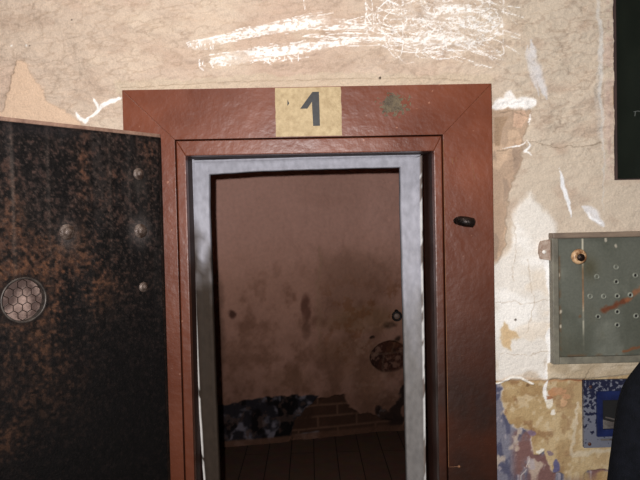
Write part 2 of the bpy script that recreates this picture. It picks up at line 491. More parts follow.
band(212, 40, 318, 20, 4, 8, 150, 10, 46, .0022)
band(262, 30, 316, 22, 6, 8, 120, 8, 30, .0026)
band(222, 59, 300, 50, 6, 9, 170, 10, 40, .0026)
band(270, 52, 345, 42, 7, 4, 90, 12, 45, .0022)
band(195, 43, 250, 30, 2, 3, 26, 10, 40, .0016)
band(310, 28, 365, 26, 12, 9, 46, 14, 50, .0014)
band(325, 38, 470, 42, 3, 5, 46, 20, 60, .0016)
for _ in range(26):
    x_ = random.uniform(197, 300); yb = 64 - (x_ - 210) * .09 + random.gauss(0, 1)
    dcurve([(x_, yb - 4), (x_ + random.gauss(0, 1), yb), (x_ + random.gauss(1, 1.5), yb + random.uniform(1, 5))], .0016)
for _ in range(16):
    x_ = random.uniform(192, 215); dcurve([(x_, 43), (x_ + random.gauss(0, 1), 46), (x_ + 1, 49)], .0014)
for _ in range(66):      # loops of the right scribble
    cx_ = random.gauss(438, 26); cy_ = random.gauss(12, 14); rx_ = random.uniform(14, 52); ry_ = random.uniform(6, 26); ph = random.uniform(0, 6.28); tl = random.gauss(.25, .35)
    n_ = random.randint(5, 9); pts = []
    for k in range(n_):
        a_ = ph + k * .62
        u_, v_ = rx_ * math.cos(a_), ry_ * math.sin(a_)
        pts.append((max(366, min(503, cx_ + u_ * math.cos(tl) - v_ * math.sin(tl))), min(62, cy_ + u_ * math.sin(tl) + v_ * math.cos(tl))))
    dcurve(pts, random.uniform(.0008, .0020), random.uniform(.65, 1))
for _ in range(34):
    x_ = random.uniform(372, 470); y_ = random.uniform(-8, 42); l = random.uniform(25, 70)
    dcurve([(x_, y_), (x_ + l * .5, y_ + l * .12 + random.gauss(0, 4)), (x_ + l, y_ + l * random.uniform(.15, .5))], random.uniform(.0008, .0019), random.uniform(.6, 1))
band(415, 40, 462, 40, 8, 8, 60, 8, 26, .0026)
band(440, 8, 470, 14, 12, 12, 55, 6, 22, .0026)
band(484, 20, 500, 24, 14, 12, 22, 5, 14, .002)
for L_ in [[(371, -5), (373, 12), (374, 30)], [(384, 40), (390, 52), (396, 58), (401, 54), (403, 40), (402, 20), (401, 5)], [(420, 46), (416, 55), (428, 58), (445, 54)], [(440, 48), (462, 58), (484, 66), (492, 68)],
           [(455, 42), (475, 52), (500, 60)], [(470, 30), (490, 45), (503, 60)], [(478, 32), (500, 42), (520, 54)], [(490, 8), (508, 13), (525, 17)], [(488, 2), (505, 6), (520, 7)], [(334, 28), (350, 20), (372, 14)],
           [(335, 45), (360, 46), (395, 46), (425, 50)], [(304, -8), (304, 2), (305, 9)], [(430, 52), (460, 50), (500, 52)], [(395, 26), (430, 34), (470, 62), (480, 66)]]:
    dcurve(L_, .0013, .95)
brk = ss(.30, .46, fbm(X * 120 + Z * 20, Z * 200, 77, 2)) * ss(.30, .44, fbm(X * 22 + Z * 10, Z * 75, 78, 4))
col = mix(col, (252, 250, 248), np.clip(chalk * (.25 + .75 * brk), 0, 1) * .96)
# small dark pits in the plaster
for px_, py_, r_ in [(380, 78, .0035), (72, 20, .002), (30, 46, .002), (560, 60, .0015)]:
    a_, b_ = w2(px_, py_); col = mix(col, (45, 35, 30), ss(r_ * 1.3, r_ * .6, np.hypot(X - a_, Z - b_)))
col = mix(col, (236, 230, 222), ss(.004, .002, np.hypot(X - w2(12, 46)[0], Z - w2(12, 46)[1])))
col = mix(col, (236, 230, 222), ss(.004, .002, np.hypot(X - w2(27, 46)[0], Z - w2(27, 46)[1])))

disp += (n3 - .5) * .0022
keep = ss(0, .02, np.minimum(np.maximum(abs(X) - .46, Z - 1.9), 1))    # stay behind the casing
disp = np.clip(disp, -.010, .014)
Xc = (xs[:-1] + xs[1:]) / 2; Zc = (zs[:-1] + zs[1:]) / 2
XC, ZC = np.meshgrid(Xc, Zc, indexing='ij')
hole = ((abs(XC) < OX) & (ZC < OZ)) | ((XC > wl) & (XC < wr) & (ZC > wb) & (ZC < wt))
pos = np.stack([X, disp, Z], -1)
ev, ef = [], []
# back face and reveals of the wall
def quad(a, b, c, d):
    n = len(ev); ev.extend([a, b, c, d]); ef.append((n, n + 1, n + 2, n + 3))
IX = 0.47
quad((-OX, 0, 0), (-OX, 0, OZ), (-OX, WT, OZ), (-OX, WT, 0)); quad((OX, 0, 0), (OX, WT, 0), (OX, WT, OZ), (OX, 0, OZ)); quad((-OX, 0, OZ), (OX, 0, OZ), (OX, WT, OZ), (-OX, WT, OZ))
quad((WX0, WT, 0), (-OX, WT, 0), (-OX, WT, WH), (WX0, WT, WH)); quad((OX, WT, 0), (WX1, WT, 0), (WX1, WT, WH), (OX, WT, WH)); quad((-OX, WT, OZ), (OX, WT, OZ), (OX, WT, WH), (-OX, WT, WH))
wd = .12
quad((wl, 0, wb), (wl, 0, wt), (wl, wd, wt), (wl, wd, wb)); quad((wr, 0, wb), (wr, wd, wb), (wr, wd, wt), (wr, 0, wt)); quad((wl, 0, wb), (wl, wd, wb), (wr, wd, wb), (wr, 0, wb)); quad((wl, 0, wt), (wr, 0, wt), (wr, wd, wt), (wl, wd, wt))
quad((wl, wd, wb), (wl, wd, wt), (wr, wd, wt), (wr, wd, wb))
me = grid_mesh('wall_front', xs, zs, pos, col, hole, (ev, ef, (190, 172, 150)))
MP = paint_mat('old_plaster', rough=.92, spec=.2, nscale=260, amt=.13, bump=.55, bscale=150, dist=.004)
tag(link('wall_front', me, MP), kind='structure')

# ================================================================== wooden door frame
MRED = None
def red_mat():
    m, nt, b = base_mat('oxblood_gloss_paint', .33, 0, .5)
    N = nt.nodes; L = nt.links
    tc = N.new('ShaderNodeTexCoord'); mp = N.new('ShaderNodeMapping'); mp.inputs['Scale'].default_value = (1, 1, 1)
    L.new(tc.outputs['Object'], mp.inputs['Vector'])
    n1_ = N.new('ShaderNodeTexNoise'); n1_.inputs['Scale'].default_value = 5; n1_.inputs['Detail'].default_value = 8; L.new(mp.outputs['Vector'], n1_.inputs['Vector'])
    r1 = N.new('ShaderNodeValToRGB'); e = r1.color_ramp.elements
    e[0].position = .3; e[0].color = (*lin((94, 46, 29)), 1); e[1].position = .72; e[1].color = (*lin((120, 62, 38)), 1)
    L.new(n1_.outputs['Fac'], r1.inputs['Fac'])
    # chips that show pale wood
    n2_ = N.new('ShaderNodeTexNoise'); n2_.inputs['Scale'].default_value = 55; n2_.inputs['Detail'].default_value = 6; L.new(mp.outputs['Vector'], n2_.inputs['Vector'])
    r2 = N.new('ShaderNodeValToRGB'); r2.color_ramp.elements[0].position = .70; r2.color_ramp.elements[1].position = .73
    L.new(n2_.outputs['Fac'], r2.inputs['Fac'])
    mx = N.new('ShaderNodeMix'); mx.data_type = 'RGBA'; L.new(r2.outputs['Color'], mx.inputs['Factor']); L.new(r1.outputs['Color'], mx.inputs['A']); mx.inputs['B'].default_value = (*lin((150, 100, 78)), 1)
    # shade put into the paint colour, darkest low on the latch side
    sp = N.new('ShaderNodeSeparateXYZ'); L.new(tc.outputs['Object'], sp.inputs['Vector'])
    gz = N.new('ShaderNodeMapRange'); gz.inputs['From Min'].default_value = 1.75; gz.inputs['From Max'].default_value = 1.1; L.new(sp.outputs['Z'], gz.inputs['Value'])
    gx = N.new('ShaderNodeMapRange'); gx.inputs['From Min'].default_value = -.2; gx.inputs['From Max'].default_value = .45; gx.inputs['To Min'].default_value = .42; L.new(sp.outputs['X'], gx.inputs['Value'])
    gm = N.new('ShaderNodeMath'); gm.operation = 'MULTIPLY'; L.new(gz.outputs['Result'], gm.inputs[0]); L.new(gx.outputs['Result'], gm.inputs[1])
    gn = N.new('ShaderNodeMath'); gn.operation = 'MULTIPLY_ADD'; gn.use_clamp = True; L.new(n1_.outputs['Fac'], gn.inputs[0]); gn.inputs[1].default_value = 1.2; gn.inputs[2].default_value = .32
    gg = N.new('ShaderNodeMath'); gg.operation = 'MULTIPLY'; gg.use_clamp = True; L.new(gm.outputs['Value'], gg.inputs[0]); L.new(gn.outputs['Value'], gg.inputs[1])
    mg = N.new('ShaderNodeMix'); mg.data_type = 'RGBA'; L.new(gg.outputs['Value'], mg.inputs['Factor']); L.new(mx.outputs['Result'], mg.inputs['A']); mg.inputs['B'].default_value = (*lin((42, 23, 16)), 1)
    L.new(mg.outputs['Result'], b.inputs['Base Color'])
    n3_ = N.new('ShaderNodeTexNoise'); n3_.inputs['Scale'].default_value = 38; n3_.inputs['Detail'].default_value = 5
    L.new(mp.outputs['Vector'], n3_.inputs['Vector'])
    bp = N.new('ShaderNodeBump'); bp.inputs['Strength'].default_value = .42; bp.inputs['Distance'].default_value = .004
    L.new(n3_.outputs['Fac'], bp.inputs['Height']); L.new(bp.outputs['Normal'], b.inputs['Normal'])
    mr = N.new('ShaderNodeMapRange'); mr.inputs['To Min'].default_value = .25; mr.inputs['To Max'].default_value = .5
    L.new(n1_.outputs['Fac'], mr.inputs['Value']); L.new(mr.outputs['Result'], b.inputs['Roughness'])
    return m
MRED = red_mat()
MDK = mat('dark_brown_reveal_paint', (46, 24, 18), (62, 34, 26), 9, .6, spec=.2, bump=.3)
YF = -.040          # casing front
tl = w2(122, 90.5, YF); tr = w2(491.5, 83, YF); gl = w2(174.5, 139.5, YF); gr = w2(443, 134.5, YF)
xo0, xo1, xi0, xi1 = tl[0], tr[0], gl[0], gr[0]; zo, zi = (tl[1] + tr[1]) / 2, (gl[1] + gr[1]) / 2
rl = w2(185, 152, YF)[0]; rr = w2(434.3, 152, YF)[0]; rz = w2(310, 153, YF)[1]
frame = thing('trim_1', 'wide brown-red painted wooden door frame under the number panel', 'door frame', (0, 0, 0), kind='structure')
g = .0002
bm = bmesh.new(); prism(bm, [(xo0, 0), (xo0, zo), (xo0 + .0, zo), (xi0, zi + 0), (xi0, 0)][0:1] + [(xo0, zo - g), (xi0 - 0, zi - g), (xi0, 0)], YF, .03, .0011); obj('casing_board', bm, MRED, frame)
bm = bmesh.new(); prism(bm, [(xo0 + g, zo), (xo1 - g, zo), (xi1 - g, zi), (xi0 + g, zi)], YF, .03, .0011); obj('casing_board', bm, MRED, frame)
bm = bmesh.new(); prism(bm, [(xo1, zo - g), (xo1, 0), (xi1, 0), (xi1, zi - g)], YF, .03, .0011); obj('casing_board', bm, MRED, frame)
ym = YF + .006; q = .0035
YJ = .085
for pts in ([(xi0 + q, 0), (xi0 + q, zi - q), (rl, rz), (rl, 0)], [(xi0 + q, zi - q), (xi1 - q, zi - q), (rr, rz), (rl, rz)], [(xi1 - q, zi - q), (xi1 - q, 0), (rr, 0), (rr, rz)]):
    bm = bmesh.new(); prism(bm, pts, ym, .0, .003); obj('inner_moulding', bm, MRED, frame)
# deep jamb behind the moulding
bm = bmesh.new()
prism(bm, [(-OX, 0), (-OX, OZ), (OX, OZ), (OX, 0), (rr + .001, 0), (rr + .001, rz + .001), (rl - .001, rz + .001), (rl - .001, 0)], .0, YJ + .06)
obj('door_jamb', bm, MDK, frame)

# stains and fittings of the casing
MST = mat('greenish_worn_spot', (66, 52, 34), (108, 92, 66), 60, .6, bump=.4)
cx_, cz_ = w2(393, 104, YF)
bm = bmesh.new(); rr_ = random.Random(3)
for k in range(150):
    a_ = rr_.uniform(0, 6.283); d_ = min(1.25, abs(rr_.gauss(0, .55)) + .1); ex, ez = cx_ + .046 * d_ * math.cos(a_), cz_ + .034 * d_ * math.sin(a_); q0 = rr_.uniform(0, 3.14); l_ = rr_.uniform(.004, .013) * (1.2 - .5 * d_); w_ = l_ * rr_.uniform(.25, .6)
    n_ = 7; prism(bm, [(ex + l_ * math.cos(6.283 * t / n_) * math.cos(q0) - w_ * math.sin(6.283 * t / n_) * math.sin(q0), ez + l_ * math.cos(6.283 * t / n_) * math.sin(q0) + w_ * math.sin(6.283 * t / n_) * math.cos(q0)) for t in range(n_)], YF - .0005 - .000004 * k, YF + .0005)
o = obj('scraped_spot', bm, MST, frame); o['label'] = 'ragged olive scraped spot in the paint'
MBLK = mat('blackened_iron', (22, 18, 17), (48, 34, 28), 40, .38, metal=.6, bump=.5)
x_, _z = w2(464, 222, YF); z_ = _z
bm = bmesh.new()
mt = Matrix.Translation((x_ - .014, YF, z_ + .004)) @ FRONT @ Matrix.Scale(1.5, 4, (1, 0, 0))
lathe(bm, [(0, -.001), (.012, -.001), (.013, .003), (.0, .004)], mt, 18)
tube(bm, [(x_ - .016, YF + .004, z_ + .004), (x_ - .014, YF - .012, z_ + .004), (x_, YF - .019, z_ + .001), (x_ + .022, YF - .021, z_ - .003), (x_ + .026, YF - .021, z_ - .004)], [.013, .0145, .016, .0145, .009], 14)
o = obj('latch_stub', bm, MBLK, frame, True); o['label'] = 'short black iron latch stub'
MWIRE = mat('bare_wire', (112, 72, 48), (140, 98, 66), 30, .45)
p0 = w2(449.3, 380, YF); p1 = w2(450, 467, YF); p2 = w2(459, 467, YF)
bm = bmesh.new(); tube(bm, [(xi1 + .0005, YF - .0008, zi - .02), (xi1 + .0005, YF - .0008, p1[1]), (p2[0], YF - .0015, p2[1] + .002)], .0008, 6)
o = obj('wire', bm, MWIRE, frame); o['label'] = 'thin tan wire along the groove'
bm = bmesh.new(); lathe(bm, [(0, .005), (.0035, .004), (.004, .001), (.0035, -.002), (0, -.002)], Matrix.Translation((p2[0], YF, p2[1] + .002)) @ FRONT, 12); obj('nail', bm, MWIRE, frame, True)
for pts_, w_ in [([(472, 162), (475, 180)], .0012), ([(487, 90), (476, 101)], .0008), ([(452, 158), (453, 164)], .002), ([(456, 157), (456, 162)], .0018)]:
    bm = bmesh.new(); tube(bm, [(*w2(*a, YF)[:1], YF - .0002, w2(*a, YF)[1]) for a in pts_], w_ * .5, 5); obj('scratch', bm, MWIRE, frame)

# number panel
MPAN = mat('cream_number_paint', (160, 137, 100), (188, 166, 128), 60, .6, bump=.35, bscale=220, stretch=(1, 1, 1))
MINK = mat('black_stencil_paint', (22, 22, 24), (42, 42, 44), 70, .55)
a = w2(274.8, 85.5, YF); b = w2(341.8, 134, YF)
xa, xb = a[0], b[0]; za, zb = zo - .0022, zi + .0025
npl = thing('number_panel', 'cream painted rectangle with black figure 1 above doorway', 'number sign', ((xa + xb) / 2, YF, zb))
bm = bmesh.new()
N_ = 10; pts = [(xa + random.uniform(-.001, .001), zb + (za - zb) * i / N_) for i in range(N_ + 1)] + [(xb + random.uniform(-.001, .001), za + (zb - za) * i / N_) for i in range(N_ + 1)]
prism(bm, pts, YF - .0012, YF); obj('panel', bm, MPAN, npl)
N1 = lambda u, v: w2(260 + u / 6.4, 75 + v / 6.4, YF - .0012)
bm = bmesh.new(); prism(bm, [N1(335, 108), N1(377, 107), N1(384, 325), N1(340, 326), N1(332, 172), N1(303, 215), N1(257, 216)], YF - .0017, YF - .0012); o = obj('digit', bm, MINK, npl); o['label'] = 'black figure 1'
bm = bmesh.new(); prism(bm, [N1(176, 157), N1(187, 182), N1(175, 198)], YF - .0017, YF - .0012); o = obj('paint_chip', bm, MINK, npl); o['label'] = 'small dark chip left of the figure'

# ================================================================== silver metal inner frame
YS = .085
def silver_mat():
    m, nt, b = base_mat('silver_aluminium_paint', .7, .0, .12)
    N = nt.nodes; L = nt.links
    a_ = N.new('ShaderNodeAttribute'); a_.attribute_name = 'Col'
    tc = N.new('ShaderNodeTexCoord'); mp = N.new('ShaderNodeMapping'); mp.inputs['Scale'].default_value = (1, 1, .6); L.new(tc.outputs['Object'], mp.inputs['Vector'])
    nz = N.new('ShaderNodeTexNoise'); nz.inputs['Scale'].default_value = 60; nz.inputs['Detail'].default_value = 7; L.new(mp.outputs['Vector'], nz.inputs['Vector'])
    mr = N.new('ShaderNodeMapRange'); mr.inputs['From Min'].default_value = .3; mr.inputs['From Max'].default_value = .7; mr.inputs['To Min'].default_value = .82; mr.inputs['To Max'].default_value = 1.12
    L.new(nz.outputs['Fac'], mr.inputs['Value'])
    mx = N.new('ShaderNodeVectorMath'); mx.operation = 'SCALE'; L.new(a_.outputs['Color'], mx.inputs[0]); L.new(mr.outputs['Result'], mx.inputs['Scale']); L.new(mx.outputs['Vector'], b.inputs['Base Color'])
    b.inputs['Metallic'].default_value = .0
    n2_ = N.new('ShaderNodeTexNoise'); n2_.inputs['Scale'].default_value = 45; n2_.inputs['Detail'].default_value = 6; L.new(tc.outputs['Object'], n2_.inputs['Vector'])
    bp = N.new('ShaderNodeBump'); bp.inputs['Strength'].default_value = .3; bp.inputs['Distance'].default_value = .0015; L.new(n2_.outputs['Fac'], bp.inputs['Height']); L.new(bp.outputs['Normal'], b.inputs['Normal'])
    return m
MSIL = silver_mat()
steel = thing('trim_2', 'silver painted metal inner frame edging the dark cell opening', 'door frame', (0, 0, 0), kind='structure')


def member(name, outer, inner, side):
    """strip between two measured polylines: raised outer lip, gently dished face, return into the opening"""
    n = 90
    def samp(L_, t):
        t = t * (len(L_) - 1); i = min(int(t), len(L_) - 2); f = t - i
        return (L_[i][0] * (1 - f) + L_[i + 1][0] * f, L_[i][1] * (1 - f) + L_[i + 1][1] * f)
    prof = [(-.12, .05), (0, .004), (.03, -.006), (.10, -.008), (.17, -.003), (.25, .002), (.5, .004), (.8, .002), (.95, .0), (1.0, .004), (1.0, .035), (.9, .05)]
    P = np.zeros((n, len(prof), 3)); K = np.zeros((n, len(prof), 3))
    for i in range(n):
        t = i / (n - 1); o_ = samp(outer, t); i_ = samp(inner, t)
        for j, (s, dy) in enumerate(prof):
            wob = (float(vn(t * 22, j * .3, 3)) - .5) * .0012
            P[i, j] = (o_[0] + (i_[0] - o_[0]) * s + (wob if side != 't' else 0), YS + dy + wob, o_[1] + (i_[1] - o_[1]) * s + (wob if side == 't' else 0))
            z = P[i, j, 2]; nn = float(fbm(np.array(P[i, j, 0] * 60), np.array(z * 14), 5, 3))
            c = np.array((166., 165, 174))
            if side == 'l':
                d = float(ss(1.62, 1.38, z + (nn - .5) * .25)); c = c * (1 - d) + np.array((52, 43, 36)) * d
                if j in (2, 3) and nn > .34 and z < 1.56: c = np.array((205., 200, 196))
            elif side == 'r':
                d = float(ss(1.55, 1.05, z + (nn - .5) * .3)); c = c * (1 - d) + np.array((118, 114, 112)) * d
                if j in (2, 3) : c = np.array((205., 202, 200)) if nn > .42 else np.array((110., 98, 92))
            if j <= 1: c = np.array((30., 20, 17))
            K[i, j] = c
    me_ = grid_mesh(name, range(n), range(len(prof)), P, K)
    return link(name, me_, MSIL, steel)


W = lambda x, y: w2(x, y, YS)
Lo = [W(191, 158), W(191.3, 200), W(192, 250), W(194.5, 320), W(197.5, 390), W(200.5, 440), W(204, 490)]; Lo.append((Lo[-1][0] + .004, 0.0))
Li = [W(209, 168), W(209.3, 205), W(210.5, 250), W(213, 320), W(215.5, 390), W(217.8, 440), W(219.5, 490)]; Li.append((Li[-1][0] + .004, 0.0))
member('jamb', Lo, Li, 'l')
Ro = [W(422.5, 155), W(422.6, 205), W(423.5, 260), W(424.5, 330), W(425.5, 400), W(426.5, 490)]; Ro.append((Ro[-1][0], 0.0))
Ri = [W(400.3, 165), W(401, 210), W(402.3, 260), W(404, 330), W(405.5, 400), W(407.3, 490)]; Ri.append((Ri[-1][0], 0.0))
member('jamb', Ro, Ri, 'r')
To = [W(191, 160), W(250, 158.4), W(310, 156.6), W(370, 155), W(422.5, 153.6)]
Ti = [W(207, 174.5), W(250, 171.4), W(300, 169.6), W(350, 168.2), W(402, 167)]
member('lintel', To, Ti, 't')

# ================================================================== iron door leaf
YH = -.085
hA = at(159, 135, YH); ztop = hA[2]
rB = ray(0, 117.5); hB = CAM + rB * ((ztop - CAM[2]) / rB[2])
u = np.array([hB[0] - hA[0], hB[1] - hA[1], 0]); LV = float(np.hypot(u[0], u[1])); u /= LV
nrm = np.array([u[1], -u[0], 0])
if np.dot(nrm, CAM - hA) < 0: nrm = -nrm
LEN = .90; ZB = .10
def leaf(px, py):
    v = ray(px, py); t = np.dot(hA - CAM, nrm) / np.dot(v, nrm); p = CAM + v * t
    return float(np.dot(p - hA, u)), float(p[2])
print('leaf', LV, u, leaf(24, 300), leaf(46, 300), leaf(24, 278), leaf(138, 174))
door = thing('door_1', 'heavy black iron cell door with rust, standing open at left', 'door', (float(hA[0]), float(hA[1]), ZB), kind='structure')
hb = Vector((float(hA[0]), float(hA[1]), 0))
LM = Matrix(((u[0], nrm[0], 0, hb.x), (u[1], nrm[1], 0, hb.y), (0, 0, 1, 0), (0, 0, 0, 1)))  # local (u, out, z)
us = np.arange(0, LEN + .001, .003); vs = np.arange(ZB, ztop + .0001, .003); vs[-1] = ztop
U, V = np.meshgrid(us, vs, indexing='ij')
uf = U / LV
PL = lambda L_: [leaf(a, b) for a, b in L_]
rn = fbm(U * 11, V * 9, 201, 5, .6); fn = fbm(U * 120, V * 120, 203, 3); st = fbm(U * 45, V * 3.5, 204, 4); fn2 = fbm(U * 230, V * 230, 207, 2)
c = np.zeros(U.shape + (3,)) + np.array((13., 11, 11))
vt = ss(leaf(60, 420)[1], leaf(60, 160)[1], V)                    # lighter mottling and specks strengthen towards the top
c = mix(c, (40, 33, 30), ss(.3, .6, fn * .5 + rn * .5) * vt * .7)
c = mix(c, (44, 40, 39), ss(.45, .7, st) * .5 * vt)
# big rust areas measured on the plate
def blob(pxy, rx, ry): 
    a_, b_ = leaf(*pxy); return np.exp(-(((U - a_) / (rx * .0027)) ** 2 + ((V - b_) / (ry * .0030)) ** 2))
rust = blob((82, 165), 8, 40) + blob((12, 240), 9, 50) * .9 + blob((70, 290), 24, 26) * 1.0 + blob((40, 255), 22, 16) * .8 + blob((150, 150), 11, 10) * 1.0 + blob((118, 178), 8, 6) * .7 + blob((0, 260), 24, 20) * 1.3 + blob((100, 270), 30, 26) * .7 + blob((90, 125), 16, 7) * .5 + blob((60, 340), 30, 60) * .3 + blob((5, 440), 16, 18) * .4 + blob((110, 215), 40, 40) * .25 + blob((150, 175), 6, 40) * .25 + blob((20, 330), 30, 70) * .45
rm = np.clip(rust, 0, 1.2) * ss(.36, .60, rn * .55 + fn * .45) 
c = mix(c, (66, 44, 34), np.clip(rm, 0, 1) * .8)
c = mix(c, (100, 64, 40), np.clip(rust, 0, 1) * ss(.55, .68, fn * .6 + rn * .4) * .7)
c = mix(c, (98, 80, 72), ss(.66, .74, fn2) * (.10 + .45 * vt) * .7)
c = mix(c, (78, 56, 50), ss(.55, .72, fn) * .42 * (.25 + .75 * vt))
c = mix(c, (9, 8, 8), ss(.6, .72, fbm(U * 90, V * 90, 211, 3)) * .7)
for xx, a_ in ((12, .5), (48, .28), (110, .25), (129, .2)):
    us_ = leaf(xx, 180)[0]; c = mix(c, (104, 92, 84), ss(.008, .0, abs(U - us_ + (st - .5) * .004)) * a_ * ss(leaf(0, 330)[1], leaf(0, 220)[1], V) * (.4 + .6 * fn))
c = mix(c, (92, 86, 84), blob((67, 236), 9, 13) * .55); c = mix(c, (96, 90, 88), blob((140, 231), 12, 14) * .7); c = mix(c, (88, 80, 74), blob((138, 184), 9, 16) * .35)
c = mix(c, (26, 24, 26), ss(leaf(0, 138)[1], leaf(0, 126)[1], V) * ss(.35, .1, uf * 0 + abs(uf - .75)) * .55)
hc = leaf(24, 300); hr = .5 * (abs(leaf(46.5, 300)[0] - leaf(2, 300)[0])) * .97
hr = .5 * (hr + .5 * abs(leaf(24, 278)[1] - leaf(24, 322.5)[1]))
c = mix(c, (18, 15, 15), ss(hr * 1.28, hr * 1.1, np.hypot(U - hc[0], V - hc[1])) * .6)
dl_ = (fbm(U * 30, V * 30, 214, 4) - .5) * .0014 + (fbm(U * 3, V * 3, 215, 2) - .5) * .004 * np.clip(np.minimum(U, LEN - U) / .05, 0, 1)
P3 = hA[None, None, :] * np.array([1, 1, 0]) + U[..., None] * u + dl_[..., None] * nrm
P3[..., 2] = V
uc = (us[:-1] + us[1:]) / 2; vc = (vs[:-1] + vs[1:]) / 2; UC, VC = np.meshgrid(uc, vc, indexing='ij')
hole = np.hypot(UC - hc[0], VC - hc[1]) < hr * 1.01
TH = .045
def LP(a, d, z): return tuple((hA * np.array([1, 1, 0]) + u * a + nrm * d + np.array([0, 0, z])).tolist())
ev, ef = [], []
quad(LP(0, 0, ZB), LP(0, 0, ztop), LP(0, -TH, ztop), LP(0, -TH, ZB)); quad(LP(LEN, 0, ZB), LP(LEN, -TH, ZB), LP(LEN, -TH, ztop), LP(LEN, 0, ztop))
quad(LP(0, 0, ztop), LP(LEN, 0, ztop), LP(LEN, -TH, ztop), LP(0, -TH, ztop)); quad(LP(0, 0, ZB), LP(0, -TH, ZB), LP(LEN, -TH, ZB), LP(LEN, 0, ZB))
quad(LP(0, -TH, ZB), LP(0, -TH, ztop), LP(LEN, -TH, ztop), LP(LEN, -TH, ZB))
me = grid_mesh('iron_plate', us, vs, P3, c, hole, (ev, ef, (34, 28, 26)))
MIR = paint_mat('rusted_black_iron', rough=.65, spec=.1, nscale=330, amt=.35, bump=.5, bscale=190, dist=.0025)
link('iron_plate', me, MIR, door)


def lbox(bm, a0, a1, d0, d1, z0, z1, bev=0):
    t_ = bmesh.new(); bx(t_, a0, a1, d0, d1, z0, z1, bev); t_.transform(LM); m_ = bpy.data.meshes.new('t'); t_.to_mesh(m_); t_.free(); bm.from_mesh(m_); bpy.data.meshes.remove(m_)


MLIP = mat('worn_brown_edge_paint', (104, 78, 66), (142, 112, 96), 40, .5, bump=.4)
bm = bmesh.new(); lbox(bm, -.001, LEN, -.006, .006, ztop - .008, ztop + .002, .002); o = obj('top_edging', bm, MLIP, door); o['label'] = 'worn brown edging strip along the top'
bm = bmesh.new(); lbox(bm, -.004, .004, -TH, .003, ZB, ztop - .008, .001); obj('edge_strip', bm, MBLK, door)
MRIV = mat('greyed_rivet_metal', (112, 98, 90), (62, 46, 38), 60, .42, metal=.3, bump=.4)
for (px_, py_, r_) in [(138.5, 174, .0135), (67, 232, .0165), (140.5, 231, .0165), (143.5, 287, .0115)]:
    a_, z_ = leaf(px_, py_)
    mt = LM @ Matrix.Translation((a_, 0, z_)) @ Matrix.Rotation(-math.pi / 2, 4, 'X')
    bm = bmesh.new(); lathe(bm, [(r_ * 1.25, -.002), (r_ * 1.22, .0022), (r_ * .8, .003), (r_ * .74, .005), (r_ * .6, .0095), (r_ * .35, .012), (0, .013)], mt, 22)
    obj('rivet', bm, MRIV, door, True)
# spy hole: rim, barrel, backing disc, wire mesh
MRIM = mat('spy_hole_rim_metal', (44, 38, 36), (84, 76, 70), 60, .45, metal=.4)
mt = LM @ Matrix.Translation((hc[0], 0, hc[1])) @ Matrix.Rotation(-math.pi / 2, 4, 'X')
bm = bmesh.new(); lathe(bm, [(hr * 1.06, -.001), (hr * 1.06, .0022), (hr * .99, .0026), (hr * .96, .001), (hr * .96, -.022)], mt, 48); rim = obj('spy_hole_rim', bm, MRIM, door, True)
MBKD = mat('spy_hole_backing', (66, 48, 42), (150, 126, 116), 16, .6, bump=.2, lo=.4, hi=.6)  # uneven dark tone put in for shade inside the barrel
bm = bmesh.new(); lathe(bm, [(0, -.0), (hr * .97, -.0), (hr * .97, -.004), (0, -.004)], mt @ Matrix.Translation((0, 0, -.016)), 40); obj('spy_hole_backing', bm, MBKD, door)
MHEX = mat('dark_mesh_wire', (30, 22, 20), (52, 38, 32), 60, .4, metal=.3)
bm = bmesh.new(); s_ = hr / 4.2; seen = set()
ca, sa = math.cos(.5), math.sin(.5)
for i in range(-8, 9):
    for j in range(-8, 9):
        hx, hy = s_ * 1.5 * i, s_ * math.sqrt(3) * (j + .5 * (i % 2))
        for k in range(6):
            e_ = []
            for kk in (k, k + 1):
                qx, qy = hx + s_ * math.cos(kk * math.pi / 3), hy + s_ * math.sin(kk * math.pi / 3)
                e_.append((round(qx * ca - qy * sa, 5), round(qx * sa + qy * ca, 5)))
            key = tuple(sorted(e_))
            if key in seen: continue
            seen.add(key)
            if all(math.hypot(*p) < hr * .97 for p in e_):
                tube(bm, [mt @ Vector((p[0], p[1], -.009)) for p in e_], .0011, 5)
obj('wire_mesh', bm, MHEX, door)

# ================================================================== gauge cabinet
MG = mat('grey_green_enamel', (92, 96, 84), (124, 128, 114), 5, .5, bump=.15)
MGL = mat('worn_cabinet_lip', (96, 82, 72), (134, 116, 100), 30, .55, bump=.3, stretch=(.3, 1, 1))
YC = -.030
c0 = w2(551, 236, YC); c1 = w2(556, 365, YC)
kx0 = c0[0] + .004; kx1 = kx0 + .415; kz1 = w2(596, 236.5, YC)[1]; kz0 = w2(596, 363.5, YC)[1]
cab = thing('metal_cabinet', 'grey-green shallow metal cabinet with a perforated door above the blue box', 'cabinet', ((kx0 + kx1) / 2, 0, kz0))
dx0 = w2(559, 300, YC)[0]; dx1 = kx1 - (dx0 - kx0); dz1 = kz1 - .004; dz0 = w2(596, 356.5, YC)[1]
bm = bmesh.new()
prism(bm, [(kx0, kz0), (kx0, kz1), (kx1, kz1), (kx1, kz0), (dx1, kz0), (dx1, kz1 - .004), (dx0, kz1 - .004), (dx0, kz0)], YC, .0, .002)
bx(bm, dx0, dx1, YC, .0, kz0, dz0, .002)
bx(bm, dx0, dx1, YC + .016, .0, dz0, dz1)
MGF = mat('dull_grey_frame', (92, 88, 78), (122, 118, 104), 18, .55, bump=.3)
obj('cabinet_body', bm, MGF, cab)
bm = bmesh.new(); bx(bm, kx0 - .001, kx1 + .001, YC - .010, .0, kz1 - .003, kz1 + .013, .003); o = obj('top_lip', bm, MGL, cab); o['label'] = 'brown worn lip over the door'
